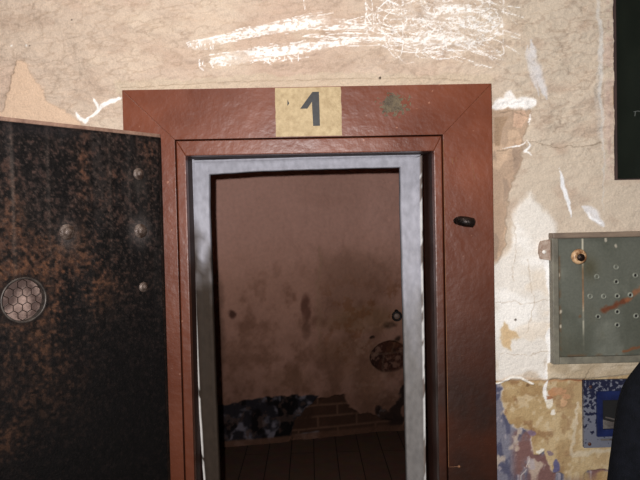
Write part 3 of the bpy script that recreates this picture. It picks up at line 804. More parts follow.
# door plate with painted rust and runs
gus = np.arange(dx0 + .0015, dx1 - .001, .0025); gvs = np.arange(dz0 + .0015, dz1 - .001, .0025)
GU, GV = np.meshgrid(gus, gvs, indexing='ij')
gc = np.zeros(GU.shape + (3,)) + np.array((94., 96, 87))
gc = mix(gc, (114, 116, 106), ss(.4, .7, fbm(GU * 7, GV * 9, 301, 4)))
gc = mix(gc, (78, 72, 54), ss(.45, .7, fbm(GU * 8, GV * 6, 302, 4)) * .7 * ss(w2(0, 300, YC)[1] + .02, dz0, GV))
gc = mix(gc, (72, 74, 64), ss(.5, .7, fbm(GU * 12, GV * 5, 309, 4)) * .5)
gc = mix(gc, (96, 72, 50), ss(.012, .0, np.minimum(GV - dz0, GU - dx0)) * ss(.4, .6, fbm(GU * 40, GV * 40, 303, 3)) * .8)
gw = GU + (fbm(GU * 60, GV * 60, 304, 3) - .5) * .008; gz = GV + (fbm(GU * 60, GV * 60, 305, 3) - .5) * .008
G2 = lambda L_: [w2(a, b, YC) for a, b in L_]
dd = line_d(gw, gz, G2([(604, 310), (618, 305), (627, 300)])); gc = mix(gc, (104, 54, 32), ss(.012, .001, dd + (fbm(GU * 90, GV * 90, 331, 3) - .5) * .012) * .9)
dd = line_d(gw, gz, G2([(627, 300), (640, 290), (650, 284)])); gc = mix(gc, (142, 90, 60), ss(.011, .002, dd + (fbm(GU * 90, GV * 90, 332, 3) - .5) * .012) * .75)
dd = line_d(gw, gz, G2([(624, 352), (640, 347), (660, 342)])); gc = mix(gc, (120, 74, 46), ss(.006, .002, dd) * .8)
kx_ = w2(583.5, 300, YC)[0]
gc = mix(gc, (190, 184, 164), ss(.0028, .0012, abs(GU - kx_)) * (.35 + .6 * ss(.4, .5, fbm(GU * 3, GV * 30, 306, 3))) * ss(w2(0, 355, YC)[1], w2(0, 300, YC)[1], GV + .06))
gc = mix(gc, (120, 80, 50), ss(.0035, .001, abs(GU - kx_)) * ss(w2(0, 275, YC)[1], w2(0, 285, YC)[1], GV) * ss(w2(0, 330, YC)[1], w2(0, 315, YC)[1], GV) * .7)
gc = mix(gc, (72, 66, 44), np.exp(-(((GU - w2(590, 268, YC)[0]) / .024) ** 2 + ((GV - w2(590, 268, YC)[1]) / .034) ** 2)) * .62)   # dark patch below and right of the knob
for (px_, py_) in [(561, 312), (561, 327), (606, 240), (616, 246), (606, 237), (559, 275)]:
    a_, b_ = w2(px_, py_, YC); gc = mix(gc, (196, 186, 168), ss(.005, .002, np.hypot(gw - a_, (gz - b_) * .6)) * .8)
a_, b_ = w2(580.5, 316, YC); gc = mix(gc, (104, 70, 44), ss(.008, .003, np.hypot(gw - a_, gz - b_)) * .6)
pd = YC + .003
gp = np.stack([GU, np.full(GU.shape, pd) + (fbm(GU * 8, GV * 8, 307, 2) - .5) * .002, GV], -1)
ev, ef = [], []
X0_, X1_, Z0_, Z1_ = gus[0], gus[-1], gvs[0], gvs[-1]; yb_ = YC + .016
quad((X0_, pd, Z0_), (X0_, pd, Z1_), (X0_, yb_, Z1_), (X0_, yb_, Z0_)); quad((X1_, pd, Z0_), (X1_, yb_, Z0_), (X1_, yb_, Z1_), (X1_, pd, Z1_)); quad((X0_, pd, Z0_), (X0_, yb_, Z0_), (X1_, yb_, Z0_), (X1_, pd, Z0_)); quad((X0_, pd, Z1_), (X1_, pd, Z1_), (X1_, yb_, Z1_), (X0_, yb_, Z1_))
me = grid_mesh('door_plate', gus, gvs, gp, gc, None, (ev, ef, (90, 92, 80)))
MGD = paint_mat('grey_green_door_paint', rough=.5, spec=.4, nscale=140, amt=.12, bump=.15, bscale=90)
cdoor = link('cabinet_door', me, MGD, cab)
# perforation bosses
MBOS = mat('punched_boss_paint', (96, 98, 88), (140, 142, 130), 60, .45)
MHOL = mat('hole_black', (14, 13, 12), (22, 20, 18), 30, .9)
HP = [(616, 267), (596.7, 276.7), (616.2, 281.7), (635.3, 275.3), (590, 296.3), (603.7, 296.3), (617.2, 296), (630.3, 295), (644, 294.5), (598, 316.7), (617.3, 311.7), (617.2, 325), (636, 315.8)]
for px_, py_ in HP:
    a_, b_ = w2(px_, py_, pd); mt = Matrix.Translation((a_, pd + .001, b_)) @ FRONT
    bm = bmesh.new(); lathe(bm, [(.0092, -.001), (.0088, .0022), (.0074, .0042), (.0052, .0042), (.0046, .0), (.0, .0)], mt, 16)
    bs = obj('air_boss', bm, MBOS, cdoor, True, loc=(0, 0, 0))
    bm = bmesh.new(); lathe(bm, [(.0044, .0), (.0044, .0012), (0, .0012)], mt @ Matrix.Translation((-.0008, 0, 0)), 12); hh = obj("hole", bm, MHOL, cdoor, loc=(0, 0, 0))
# knob
MKN = mat('worn_brass_knob', (118, 74, 44), (206, 170, 130), 38, .38, bump=.3, lo=.42, hi=.58)
a_, b_ = w2(578, 256.5, YC - .02)
mt = Matrix.Translation((a_, pd, b_)) @ FRONT
bm = bmesh.new(); lathe(bm, [(.012, -.001), (.011, .006), (.0075, .010), (.0075, .016), (.017, .020), (.0228, .026), (.0235, .031), (.0195, .037), (.0125, .040), (.0115, .037), (0, .037)], mt, 28)
for v in bm.verts:
    v.co += Vector((random.uniform(-1, 1), 0, random.uniform(-1, 1))) * .0006
kn = obj('door_knob', bm, MKN, cdoor, True, loc=(0, 0, 0)); bm = bmesh.new(); lathe(bm, [(.0118, .0375), (.0112, .0400), (0, .0405)], mt @ Matrix.Translation((.0025, -.0025, 0)), 18); obj('knob_socket', bm, MBLK, cdoor, True, loc=(0, 0, 0)); kn['label'] = 'worn brass knob with a dark centre'
# side tab with screw
MTAB = mat('rusty_tab', (128, 96, 78), (186, 170, 156), 60, .6, bump=.4)
t0 = w2(539, 252, -.008); t1 = w2(551, 240, -.008)
bm = bmesh.new(); zz = lambda p: w2(545, p, -.008)[1]
prism(bm, [(t0[0] + .006, zz(241)), (t1[0] + .006, zz(239)), (t1[0] + .006, zz(261)), (t0[0] + .004, zz(259)), (t0[0] - .001, zz(253)), (t0[0] + .001, zz(245))], -.014, .004, .0015)
tb = obj('mounting_tab', bm, MTAB, cab); tb['label'] = 'rusty mounting tab'
a_, b_ = w2(544, 252, -.014)
bm = bmesh.new(); lathe(bm, [(0, .004), (.005, .003), (.0062, 0), (.006, -.002)], Matrix.Translation((a_, -.014, b_)) @ FRONT, 14); obj('screw', bm, mat('white_daubed_screw', (220, 214, 206), (240, 236, 230), 20, .6), cab, True)

# ================================================================== blue box set in the wall
YB = -.012
def chip_mat():
    m, nt, b = base_mat('chipped_blue_over_grey', .5, 0, .5)
    N = nt.nodes; L = nt.links
    tc = N.new('ShaderNodeTexCoord')
    nz = N.new('ShaderNodeTexNoise'); nz.inputs['Scale'].default_value = 85; nz.inputs['Detail'].default_value = 5; L.new(tc.outputs['Object'], nz.inputs['Vector'])
    sx = N.new('ShaderNodeSeparateXYZ'); L.new(tc.outputs['Object'], sx.inputs['Vector'])
    mr = N.new('ShaderNodeMapRange'); mr.inputs['From Min'].default_value = BZ0; mr.inputs['From Max'].default_value = BZ1; mr.inputs['To Min'].default_value = -.16; mr.inputs['To Max'].default_value = .08
    L.new(sx.outputs['Z'], mr.inputs['Value'])
    ad = N.new('ShaderNodeMath'); L.new(nz.outputs['Fac'], ad.inputs[0]); L.new(mr.outputs['Result'], ad.inputs[1])
    r = N.new('ShaderNodeValToRGB'); r.color_ramp.elements[0].position = .47; r.color_ramp.elements[1].position = .52
    r.color_ramp.elements[0].color = (*lin((104, 106, 118)), 1); r.color_ramp.elements[1].color = (*lin((20, 24, 50)), 1)
    L.new(ad.outputs['Value'], r.inputs['Fac']); L.new(r.outputs['Color'], b.inputs['Base Color'])
    return m
bx0, bz1 = w2(583.5, 380.5, YB); bz0 = w2(583.7, 448, YB)[1]; BZ0, BZ1 = bz0, bz1
bx1 = bx0 + (bz1 - bz0) * 1.02
box = thing('wall_box', 'small blue metal wall box with chipped paint beneath the cabinet', 'wall box', ((bx0 + bx1) / 2, 0, bz0))
ix0, iz1 = w2(596.5, 391, YB); iz0 = w2(596.5, 436, YB)[1]; ix1 = bx1 - (ix0 - bx0)
bm = bmesh.new()
o_ = bm
for a in [(bx0, ix0, bz0, bz1), (ix1, bx1, bz0, bz1), (ix0, ix1, bz0, iz0), (ix0, ix1, iz1, bz1)]:
    bx(bm, a[0], a[1], YB, .0, a[2], a[3])
bmesh.ops.remove_doubles(bm, verts=bm.verts, dist=1e-5)
obj('face_plate', bm, chip_mat(), box)
MBLU = mat('cobalt_enamel', (14, 22, 58), (24, 36, 80), 20, .38, bump=.1)
jx0, jz1 = w2(601.5, 399.5, YB); jz0 = w2(601.5, 429, YB)[1]; jx1 = ix1 - (jx0 - ix0)
bm = bmesh.new()
for a in [(ix0 - .002, jx0, iz0, iz1), (jx1, ix1 + .002, iz0, iz1), (jx0, jx1, iz0, jz0), (jx0, jx1, jz1, iz1)]:
    bx(bm, a[0], a[1], YB - .008, .0, a[2], a[3])
bmesh.ops.remove_doubles(bm, verts=bm.verts, dist=1e-5)
obj('blue_bezel', bm, MBLU, box)
bm = bmesh.new(); bx(bm, jx0, jx1, -.001, .002, jz0, jz1); obj('recess_back', bm, mat('recess_black', (6, 6, 7), (14, 13, 14), 30, .7), box)
MTR = mat('grey_inner_tray', (70, 64, 62), (108, 102, 98), 40, .5)
bm = bmesh.new()
prism(bm, [(jx0 + .002, jz0 + .001), (jx0 + .002, jz0 + .03), (jx0 + .03, jz0 + .022), (jx1 - .002, jz0 + .012), (jx1 - .002, jz0 + .001)], YB - .002, .0, .001)
tube(bm, [(jx0 + .012, YB + .001, jz0 + .036), (jx0 + .05, YB - .001, jz0 + .026), (jx1 - .008, YB, jz0 + .03)], .0028, 7)
obj('inner_tray', bm, MTR, box)
bm = bmesh.new(); bx(bm, jx0 - .004, jx1 + .004, YB - .004, YB + .002, iz0 - .014, iz0 - .009, .001); obj('ledge', bm, MTR, box)
MSC = mat('rust_screw', (80, 44, 34), (54, 34, 30), 60, .5)
for a_, b_ in [w2(590.5, 387, YB), w2(589.5, 444, YB)]:
    bm = bmesh.new(); lathe(bm, [(.0058, -.001), (.0052, .0018), (.003, .003), (0, .0033)], Matrix.Translation((a_, YB, b_)) @ FRONT, 14); obj('screw', bm, MSC, box, True)

# ================================================================== window
MWF = mat('dark_brown_window_paint', (54, 42, 42), (80, 62, 58), 20, .45, bump=.3, stretch=(1, 1, .2))
win = thing('window_1', None, None, (wl, 0, wb), kind='structure')
fw = .014
bm = bmesh.new()
prism(bm, [(wl, wb), (wl, wt), (wr, wt), (wr, wb), (wl, wb + .0)][:4], .006, .05) if False else None
for a in [(wl, wl + fw, wb, wt), (wr - fw, wr, wb, wt), (wl + fw, wr - fw, wb, wb + .004), (wl + fw, wr - fw, wt - fw, wt), ((wl + wr) / 2 - .012, (wl + wr) / 2 + .012, wb + .004, wt - fw)]:
    bx(bm, a[0], a[1], .006, .05, a[2], a[3], .0012)
obj('window_frame', bm, MWF, win)
m_, nt_, b_ = base_mat('dark_glass', .12, 0, .5); b_.inputs['Base Color'].default_value = (*lin((24, 28, 24)), 1)
nz_ = nt_.nodes.new('ShaderNodeTexNoise'); nz_.inputs['Scale'].default_value = 6
rp_ = nt_.nodes.new('ShaderNodeValToRGB'); rp_.color_ramp.elements[0].color = (*lin((14, 18, 16)), 1); rp_.color_ramp.elements[1].color = (*lin((32, 38, 32)), 1)
nt_.links.new(nz_.outputs['Fac'], rp_.inputs['Fac']); nt_.links.new(rp_.outputs['Color'], b_.inputs['Base Color'])
bm = bmesh.new(); bx(bm, wl + fw * .5, wr - fw * .5, .026, .030, wb + .002, wt - fw * .5); obj('glass_pane', bm, m_, win)
# small chalk mark on the glass
bm = bmesh.new(); a_, b_ = w2(636, 113, .026)
tube(bm, [(a_ - .008, .0255, b_ + .004), (a_ + .006, .0255, b_ + .006), (a_ + .022, .0255, b_ + .003)], .0009, 5); tube(bm, [(a_ - .002, .0255, b_ + .004), (a_ - .004, .0255, b_ - .010)], .0009, 5)
obj('chalk_mark', bm, mat('chalk_grey', (96, 100, 96), (110, 114, 110), 20, .8), win)

# ================================================================== the cell behind
def floorhit(px, py):
    v = ray(px, py); return CAM + v * (-CAM[2] / v[2])
fa, fb_ = floorhit(217, 448), floorhit(405, 430.5)
bu = np.array([fb_[0] - fa[0], fb_[1] - fa[1], 0]); bu /= np.linalg.norm(bu); bn = np.array([bu[1], -bu[0], 0])
print('back wall', fa, fb_, bu)
def bk(px, py):
    v = ray(px, py); t = np.dot(fa - CAM, bn) / np.dot(v, bn); p = CAM + v * t
    return float(np.dot(p - fa, bu)), float(p[2])
SX = 1.35
s0 = (-SX - fa[0]) / bu[0]; s1 = (SX - fa[0]) / bu[0]
us = breaks(s0, bk(200, 300)[0], bk(420, 300)[0], s1, .0065, .05, []); vs = breaks(0, 0.0, bk(300, 150)[1], 2.75, .0065, .05, [])
U, V = np.meshgrid(us, vs, indexing='ij')
PB = lambda L_: [bk(a, b) for a, b in L_]
wu = U + (fbm(U * 12, V * 12, 401, 4) - .5) * .10; wv = V + (fbm(U * 12, V * 12, 402, 4) - .5) * .10
m1 = fbm(U * 2.2, V * 2.6, 403, 5); m2 = fbm(U * 9, V * 8, 404, 5, .6); m3 = fbm(U * 45, V * 45, 405, 3)
c = np.zeros(U.shape + (3,)) + np.array((252., 196, 178))
c = mix(c, (236, 182, 164), ss(.4, .7, m1) * .6)
zmid = bk(300, 240)[1]; zlow = bk(300, 325)[1]
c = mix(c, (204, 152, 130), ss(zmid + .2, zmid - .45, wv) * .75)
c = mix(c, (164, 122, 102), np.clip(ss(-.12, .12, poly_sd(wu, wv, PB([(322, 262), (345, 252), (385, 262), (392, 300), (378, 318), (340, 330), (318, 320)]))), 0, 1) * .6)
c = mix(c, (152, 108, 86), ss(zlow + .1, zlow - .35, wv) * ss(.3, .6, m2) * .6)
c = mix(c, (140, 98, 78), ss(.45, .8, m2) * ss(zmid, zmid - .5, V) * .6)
c = mix(c, (190, 152, 122), ss(.03, -.0, abs(line_d(wu, wv, PB([(320, 250), (318, 300), (322, 350)])))) * .35)
for (px_, py_, rx_, ry_, cc, a_) in [(306, 308, 5, 14, (110, 70, 58), .7), (307, 330, 4, 10, (110, 76, 62), .4), (232, 314, 3, 4, (80, 52, 44), .8), (216, 330, 9, 60, (90, 66, 54), .5), (325, 200, 30, 6, (226, 172, 154), .3), (390, 325, 8, 4, (58, 42, 36), .9),
                                     (372, 338, 3, 2, (40, 30, 26), .9), (396, 340, 5, 3, (50, 36, 30), .8), (365, 320, 40, 14, (168, 128, 92), .5), (345, 350, 30, 14, (150, 108, 78), .4), (290, 380, 24, 12, (160, 118, 92), .3), (370, 385, 14, 20, (190, 140, 112), .55), (350, 372, 20, 10, (196, 146, 118), .4)]:
    a0, b0 = bk(px_, py_); dd = np.hypot((wu * .5 + U * .5 - a0) / (rx_ * .0075), (wv * .5 + V * .5 - b0) / (ry_ * .0075))
    c = mix(c, cc, ss(1.3, .5, dd) * a_)
dsp = (m2 - .5) * .03 + (m1 - .5) * .04
# hatch of exposed masonry (oval)
a0, b0 = bk(390, 357); wob = (m2 - .5) * .25
ov = np.hypot((U - a0) / .155, (V - b0) / .115) + wob
mo = ss(1.03, .93, ov)
c = mix(c, (74, 42, 34), mo); c = mix(c, (52, 30, 26), mo * ss(.5, .6, m2)); dsp += mo * .05
br = np.minimum(abs(((V - b0) % .075) - .0375) , 1)
dm = line_d(U + (m3 - .5) * .01, V + (m3 - .5) * .01, [(a0 - .14, b0 + .01), (a0 + .14, b0 + .025)]); dm = np.minimum(dm, line_d(U, V + (m3 - .5) * .01, [(a0 - .03, b0 + .01), (a0 - .045, b0 - .1)])); dm = np.minimum(dm, line_d(U, V, [(a0 + .03, b0 + .02), (a0 + .06, b0 + .1)]))
c = mix(c, (112, 88, 74), mo * ss(.012, .004, dm) * .8)
c = mix(c, (178, 138, 112), np.exp(-((ov - 1.07) / .05) ** 2) * .4)
# exposed brickwork near the floor
sdb = poly_sd(wu, wv, PB([(292, 432), (300, 412), (322, 396), (345, 395), (352, 408), (378, 416), (392, 424), (392, 434), (340, 440), (292, 442)]))
mb = ss(-.01, .01, sdb)
bh = .085; row = np.floor((V + .01) / bh); fu = ((U + .5 * (row % 2) * .30) % .30); fv = ((V + .01) % bh)
mort = np.maximum(ss(.012, .005, np.minimum(fu, .30 - fu)), ss(.012, .005, np.minimum(fv, bh - fv)))
brc = mix(np.zeros_like(c) + np.array((52., 34, 28)), (84, 58, 44), m2); brc = mix(brc, (134, 100, 80), mort * .85 * ss(.25, .45, m2))
c = c * (1 - mb[..., None]) + brc * mb[..., None]; dsp += mb * (.02 - mort * .0)
# black tar dado remains
sdt = poly_sd(wu * .6 + U * .4, wv * .6 + V * .4, PB([(200, 408), (235, 402), (262, 398), (300, 396), (319, 394), (316, 400), (305, 410), (296, 420), (292, 436), (320, 433), (318, 442), (240, 448), (200, 452)]))
mt_ = ss(-.008, .006, sdt)
tar = mix(np.zeros_like(c) + np.array((34., 34, 40)), (128, 124, 136), ss(.42, .66, fbm(U * 13, V * 15, 410, 4)) * .9)
tar = mix(tar, (14, 13, 15), ss(.5, .62, fbm(U * 10 + 7, V * 6, 411, 4)))
tar = mix(tar, (84, 66, 60), ss(.58, .7, fbm(U * 22, V * 22, 412, 4)) * .7)
c = c * (1 - mt_[..., None]) + tar * mt_[..., None]
for L_ in [[(404, 392), (398, 410), (394, 432)], [(380, 408), (388, 416), (396, 424)]]:
    dd = line_d(wu, wv, PB(L_)); c = mix(c, (20, 19, 22), ss(.05, .03, dd) * .9)
    c = mix(c, (150, 150, 158), ss(.05, .03, dd) * ss(.66, .7, m2) * .7)
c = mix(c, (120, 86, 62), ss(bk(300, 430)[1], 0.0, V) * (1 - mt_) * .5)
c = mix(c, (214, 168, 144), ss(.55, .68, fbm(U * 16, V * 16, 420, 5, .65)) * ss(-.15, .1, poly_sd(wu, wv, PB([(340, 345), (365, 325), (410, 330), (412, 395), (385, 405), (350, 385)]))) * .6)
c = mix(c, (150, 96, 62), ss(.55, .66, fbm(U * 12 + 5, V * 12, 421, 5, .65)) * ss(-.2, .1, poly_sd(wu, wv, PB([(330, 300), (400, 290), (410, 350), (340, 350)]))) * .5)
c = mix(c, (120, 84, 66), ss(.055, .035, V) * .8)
low_dark = ss(bk(300, 250)[1], bk(300, 440)[1], V) * (.55 + .45 * m1)  # colour darkens unevenly towards the floor
c = mix(c, (62, 42, 34), low_dark * .66 * (1 - .6 * mt_))
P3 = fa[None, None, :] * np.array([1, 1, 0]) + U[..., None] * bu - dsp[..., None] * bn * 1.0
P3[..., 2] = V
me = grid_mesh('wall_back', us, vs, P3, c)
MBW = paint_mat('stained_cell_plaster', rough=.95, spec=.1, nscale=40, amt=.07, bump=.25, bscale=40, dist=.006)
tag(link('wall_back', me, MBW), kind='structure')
# iron ring on the back wall
a0, b0 = bk(395.5, 315.5); pr = fa * np.array([1, 1, 0]) + bu * a0 + bn * .03; pr[2] = b0
rg = thing('iron_ring', 'small dark iron ring fixed to the back wall of the cell', 'ring', tuple(pr.tolist()))
MRG = mat('cell_ring_iron', (26, 22, 22), (44, 36, 34), 40, .5, metal=.3)
bm = bmesh.new(); R_ = .031
tube(bm, [(pr[0] + R_ * math.cos(t), pr[1] - .006, pr[2] + R_ * math.sin(t)) for t in np.linspace(0, 2 * math.pi, 29)], .009, 8, False); obj('ring', bm, MRG, rg, True)
bm = bmesh.new(); tube(bm, [(pr[0], pr[1] + .05, pr[2] + R_ + .004), (pr[0], pr[1] - .012, pr[2] + R_ + .004)], .013, 10); obj('staple', bm, MRG, rg, True)
bm = bmesh.new(); lathe(bm, [(0, .008), (.021, .006), (.022, -.03), (0, -.03)], Matrix.Translation(tuple((pr + np.array([0, .012, 0])).tolist())) @ FRONT, 20); o = obj('centre_disc', bm, mat('pale_ring_centre', (140, 118, 108), (170, 146, 134), 20, .6), rg, True)

def plank_mat(name, c0, c1, w, rough=.65):
    m, nt, b = base_mat(name, rough, 0, .4)
    N = nt.nodes; L = nt.links
    tc = N.new('ShaderNodeTexCoord'); mp = N.new('ShaderNodeMapping'); L.new(tc.outputs['Object'], mp.inputs['Vector'])
    mp.inputs['Rotation'].default_value = (0, 0, math.pi / 2)
    bt = N.new('ShaderNodeTexBrick'); bt.inputs['Scale'].default_value = 1; bt.inputs['Brick Width'].default_value = 2.4; bt.inputs['Row Height'].default_value = w; bt.inputs['Mortar Size'].default_value = .003
    bt.inputs['Color1'].default_value = (*lin(c0), 1); bt.inputs['Color2'].default_value = (*lin(c1), 1); bt.inputs['Mortar'].default_value = (*lin((12, 9, 8)), 1)
    L.new(mp.outputs['Vector'], bt.inputs['Vector'])
    nz = N.new('ShaderNodeTexNoise'); nz.inputs['Scale'].default_value = 14; nz.inputs['Detail'].default_value = 7; L.new(tc.outputs['Object'], nz.inputs['Vector'])
    mx = N.new('ShaderNodeMix'); mx.data_type = 'RGBA'; mx.blend_type = 'MULTIPLY'; mx.inputs['Factor'].default_value = .6
    L.new(bt.outputs['Color'], mx.inputs['A']); L.new(nz.outputs['Color'], mx.inputs['B']); L.new(mx.outputs['Result'], b.inputs['Base Color'])
    return m
MFL = plank_mat('worn_floor_boards', (108, 82, 68), (98, 74, 62), .16)
MCO = mat('corridor_flagstone', (96, 88, 78), (130, 120, 106), 4, .8, bump=.4)
MLM = mat('limewashed_plaster', (196, 186, 170), (222, 214, 200), 3, .9, bump=.3)
YEND = 3.7
bm = bmesh.new(); bx(bm, -SX - .1, SX + .1, WT, YEND, -.08, 0); tag(obj('floor_cell', bm, MFL), kind='structure')
bm = bmesh.new(); bx(bm, -2.6, 2.8, -3.2, WT, -.08, 0); tag(obj('floor', bm, MCO), kind='structure')
bm = bmesh.new(); bx(bm, -2.6, 2.8, -3.2, WT, WH, WH + .08); tag(obj('ceiling', bm, MLM), kind='structure')
MCP = mat('pinkish_cell_plaster', (150, 118, 104), (190, 152, 134), 3, .9, bump=.3)
bm = bmesh.new(); bx(bm, -SX - .1, SX + .1, WT, YEND, 2.75, 2.83); tag(obj('ceiling_cell', bm, MCP), kind='structure')
bm = bmesh.new(); bx(bm, -SX - .1, -SX, WT, YEND, 0, 2.75); tag(obj('wall_cell_left', bm, MCP), kind='structure')
bm = bmesh.new(); bx(bm, SX, SX + .1, WT, YEND, 0, 2.75); tag(obj('wall_cell_right', bm, MCP), kind='structure')
bm = bmesh.new(); bx(bm, -2.6, 2.8, -3.3, -3.2, 0, WH); tag(obj('wall_corridor', bm, MLM), kind='structure')
# ================================================================== person at the right edge
def ell(bm, c, r, n=20, rot=None):
    m_ = Matrix.Translation(c) @ (rot or Matrix.Identity(4)) @ Matrix.Diagonal((r[0], r[1], r[2], 1))
    bmesh.ops.create_uvsphere(bm, u_segments=n, v_segments=n // 2 + 2, radius=1, matrix=m_)


def limb(bm, pts, rads, n=16, k=8):
    """round-ended tapering limb through joints"""
    pts = [Vector(p) for p in pts]; P = []; Rr = []
    for i in range(len(pts) - 1):
        for j in range(k):
            t = j / k; P.append(pts[i].lerp(pts[i + 1], t)); Rr.append(rads[i] * (1 - t) + rads[i + 1] * t)
    P.append(pts[-1]); Rr.append(rads[-1])
    for _ in range(3):
        P = [P[0]] + [(P[i - 1] + P[i] * 2 + P[i + 1]) / 4 for i in range(1, len(P) - 1)] + [P[-1]]
        Rr = [Rr[0]] + [(Rr[i - 1] + Rr[i] * 2 + Rr[i + 1]) / 4 for i in range(1, len(Rr) - 1)] + [Rr[-1]]
    tube(bm, P, Rr, n)
    ell(bm, P[0], (Rr[0],) * 3, n); ell(bm, P[-1], (Rr[-1],) * 3, n)


def loft(bm, secs, n=36):
    """stack of ellipses (cx, cy, z, rx, ry)"""
    rings = [[bm.verts.new((cx + rx * math.cos(2 * math.pi * i / n), cy + ry * math.sin(2 * math.pi * i / n), z)) for i in range(n)] for cx, cy, z, rx, ry in secs]
    for a_, b_ in zip(rings[:-1], rings[1:]):
        for i in range(n):
            bm.faces.new((a_[i], a_[(i + 1) % n], b_[(i + 1) % n], b_[i]))
    bm.faces.new(list(reversed(rings[0]))); bm.faces.new(rings[-1])


def fuse(o, vox, it=4):
    r_ = o.modifiers.new('remesh', 'REMESH'); r_.mode = 'VOXEL'; r_.voxel_size = vox; r_.use_smooth_shade = True
    s_ = o.modifiers.new('smooth', 'SMOOTH'); s_.iterations = it; s_.factor = .5


PX, PY = .842, -.70
MSK = mat('skin', (186, 136, 112), (204, 154, 130), 12, .55)
MCT = mat('dark_navy_coat_wool', (11, 12, 15), (16, 17, 22), 60, 1.0, spec=.05, bump=.5, bscale=420)
MTRO = mat('charcoal_trouser_cloth', (24, 24, 28), (34, 34, 38), 60, .9, spec=.2)
MHR = mat('brown_hair', (44, 30, 22), (78, 54, 38), 90, .5, stretch=(1, 1, .15), bump=.5)
MSH = mat('black_shoe_leather', (16, 15, 15), (28, 26, 25), 40, .35)
per = thing('person', 'person in a dark navy coat, only the sleeve and shoulder showing at right edge', 'person', (PX, PY, 0))
bm = bmesh.new()
loft(bm, [(PX, PY, .74, .10, .08), (PX, PY, .80, .155, .105), (PX, PY, .88, .16, .11), (PX, PY, .98, .125, .09), (PX, PY, 1.08, .135, .095), (PX, PY, 1.18, .15, .10), (PX, PY, 1.25, .14, .085), (PX, PY, 1.29, .07, .06)])
limb(bm, [(PX, PY, 1.24), (PX, PY + .005, 1.32), (PX, PY + .02, 1.38)], [.06, .048, .048])
# head looks towards the wall (+y)
ell(bm, (PX, PY + .015, 1.475), (.073, .092, .092), 28); ell(bm, (PX, PY + .045, 1.415), (.052, .056, .052), 24)
ell(bm, (PX, PY + .098, 1.395), (.022, .016, .017)); ell(bm, (PX, PY + .108, 1.448), (.010, .018, .022)); ell(bm, (PX, PY + .116, 1.436), (.014, .012, .010))
for s in (-1, 1):
    ell(bm, (PX + s * .074, PY + .008, 1.452), (.008, .017, .028)); ell(bm, (PX + s * .036, PY + .072, 1.438), (.024, .022, .018)); ell(bm, (PX + s * .03, PY + .094, 1.481), (.024, .012, .007))
    limb(bm, [(PX + s * .14, PY, 1.225), (PX + s * .212, PY - .01, .99), (PX + s * .19, PY + .06, .775)], [.048, .040, .027])
    hx, hy, hz = PX + s * .188, PY + .068, .745
    limb(bm, [(hx, hy - .008, .785), (hx, hy, .74), (hx - s * .002, hy + .004, .700)], [.024, .030, .030], k=4)
    for q_, (dy, ln) in enumerate(((-.027, .058), (-.009, .070), (.009, .076), (.027, .068))):
        b0_ = Vector((hx - s * .003, hy + .004 + dy, .692))
        limb(bm, [b0_ + Vector((0, 0, .02)), b0_ + Vector((-s * .004, 0, -ln * .42)), b0_ + Vector((-s * .014, .0, -ln * .75)), b0_ + Vector((-s * .026, 0, -ln * .95))], [.0098, .0090, .0082, .0072], 12, 3)
    limb(bm, [(hx - s * .006, hy + .022, .748), (hx - s * .012, hy + .045, .722), (hx - s * .018, hy + .050, .694)], [.013, .0105, .0085], 12, 3)
    limb(bm, [(PX + s * .082, PY, .82), (PX + s * .088, PY + .005, .45), (PX + s * .09, PY - .012, .09)], [.082, .052, .036])
    limb(bm, [(PX + s * .09, PY - .03, .05), (PX + s * .1, PY + .13, .035)], [.036, .026])
body = obj('body', bm, MSK, per, True); fuse(body, .0045, 3)
bm = bmesh.new()
loft(bm, [(PX, PY, .66, .205, .150), (PX, PY, .80, .195, .142), (PX, PY, .90, .185, .135), (PX, PY, 1.0, .165, .122), (PX, PY, 1.1, .165, .124), (PX, PY, 1.18, .170, .122), (PX, PY, 1.265, .165, .105), (PX, PY, 1.315, .125, .085), (PX, PY + .005, 1.352, .066, .064), (PX, PY + .01, 1.38, .060, .060)])
sl = [at(636, 372, PY), at(617.8, 416, PY), at(606, 480, PY)]
limb(bm, [(PX - .135, PY, 1.282), (float(sl[1][0]) + .066, PY - .004, 1.235), (float(sl[2][0]) + .060, PY - .010, 1.06), (float(sl[2][0]) + .058, PY - .010, .98), (PX - .19, PY + .052, .80)], [.062, .062, .060, .058, .044])
limb(bm, [(PX + .135, PY, 1.282), (PX + .19, PY - .004, 1.235), (PX + .224, PY - .010, 1.02), (PX + .19, PY + .052, .80)], [.062, .062, .058, .044])
coat = obj('coat', bm, MCT, per, True); fuse(coat, .008, 3)
bm = bmesh.new()
for s in (-1, 1):
    limb(bm, [(PX + s * .084, PY, .80), (PX + s * .09, PY + .005, .45), (PX + s * .09, PY - .012, .10)], [.100, .072, .062])
o = obj('trousers', bm, MTRO, per, True); fuse(o, .009, 3)
for s in (-1, 1):
    bm = bmesh.new(); limb(bm, [(PX + s * .09, PY - .04, .056), (PX + s * .095, PY + .05, .05), (PX + s * .102, PY + .155, .040)], [.048, .046, .036]); 
    for v in bm.verts: v.co.z = max(v.co.z, .002)
    bx(bm, PX + s * .095 - .045, PX + s * .095 + .045, PY - .085, PY + .18, .0, .02, .012); o = obj('shoe', bm, MSH, per, True); fuse(o, .006, 2)
bm = bmesh.new(); ell(bm, (PX, PY - .004, 1.492), (.083, .096, .088), 28); ell(bm, (PX, PY - .055, 1.43), (.072, .050, .085), 24)
for s in (-1, 1): ell(bm, (PX + s * .070, PY - .015, 1.44), (.014, .040, .060))
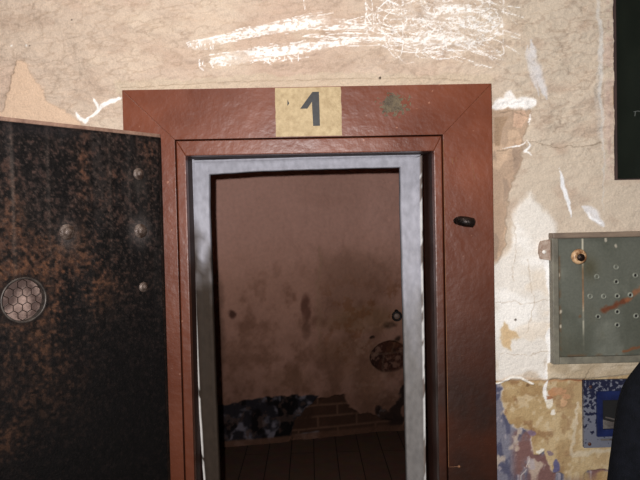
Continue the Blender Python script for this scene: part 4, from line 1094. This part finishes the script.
o = obj('hair', bm, MHR, per, True); fuse(o, .006, 3)
MEY = mat('eye_white', (226, 222, 216), (236, 232, 226), 10, .3); MIRI = mat('iris_brown', (50, 34, 24), (70, 48, 34), 60, .3); MLI = mat('lip', (150, 84, 78), (164, 96, 88), 20, .5)
for s in (-1, 1):
    bm = bmesh.new(); ell(bm, (PX + s * .030, PY + .090, 1.466), (.0125, .0125, .0085), 16); e_ = obj('eye', bm, MEY, per, True)
    bm = bmesh.new(); ell(bm, (PX + s * .030, PY + .0995, 1.466), (.0052, .0036, .0056), 12); obj('iris', bm, MIRI, e_, True, loc=(0, 0, 0))
bm = bmesh.new(); ell(bm, (PX, PY + .100, 1.4165), (.022, .008, .0045), 16); ell(bm, (PX, PY + .100, 1.410), (.019, .008, .005), 16); obj('lips', bm, MLI, per, True)
# ================================================================== light
def light(name, kind, loc, energy, color=(1, 1, 1), size=.1, target=None, **k):
    ld = bpy.data.lights.new(name, kind); ld.energy = energy; ld.color = color
    if kind == 'AREA': ld.size = size
    else: ld.shadow_soft_size = size
    for a, b in k.items(): setattr(ld, a, b)
    o = bpy.data.objects.new(name, ld); C.objects.link(o); o.location = loc
    if target is not None:
        o.rotation_euler = (Vector(target) - Vector(loc)).to_track_quat('-Z', 'Y').to_euler()
    return o
light('camera_flash', 'SPOT', tuple((CAM + np.array([-.032, .0, .030])).tolist()), 158, (1, .982, .975), .006, (0.05, 0, 1.86), spot_size=math.radians(125), spot_blend=.8)
light('added_top_fill', 'AREA', (-.35, -1.05, 2.82), 9, (1, .95, .9), .5, (-.3, -.3, 1.2))  # unseen soft light added overhead to bring out the wall relief
w = bpy.data.worlds.new('world'); bpy.context.scene.world = w; w.use_nodes = True
w.node_tree.nodes['Background'].inputs['Color'].default_value = (1, .95, .9, 1); w.node_tree.nodes['Background'].inputs['Strength'].default_value = .12
vs_ = bpy.context.scene.view_settings
vs_.view_transform = 'Standard'; vs_.look = 'None'; vs_.gamma = 1; vs_.exposure = 0; vs_.use_curve_mapping = False
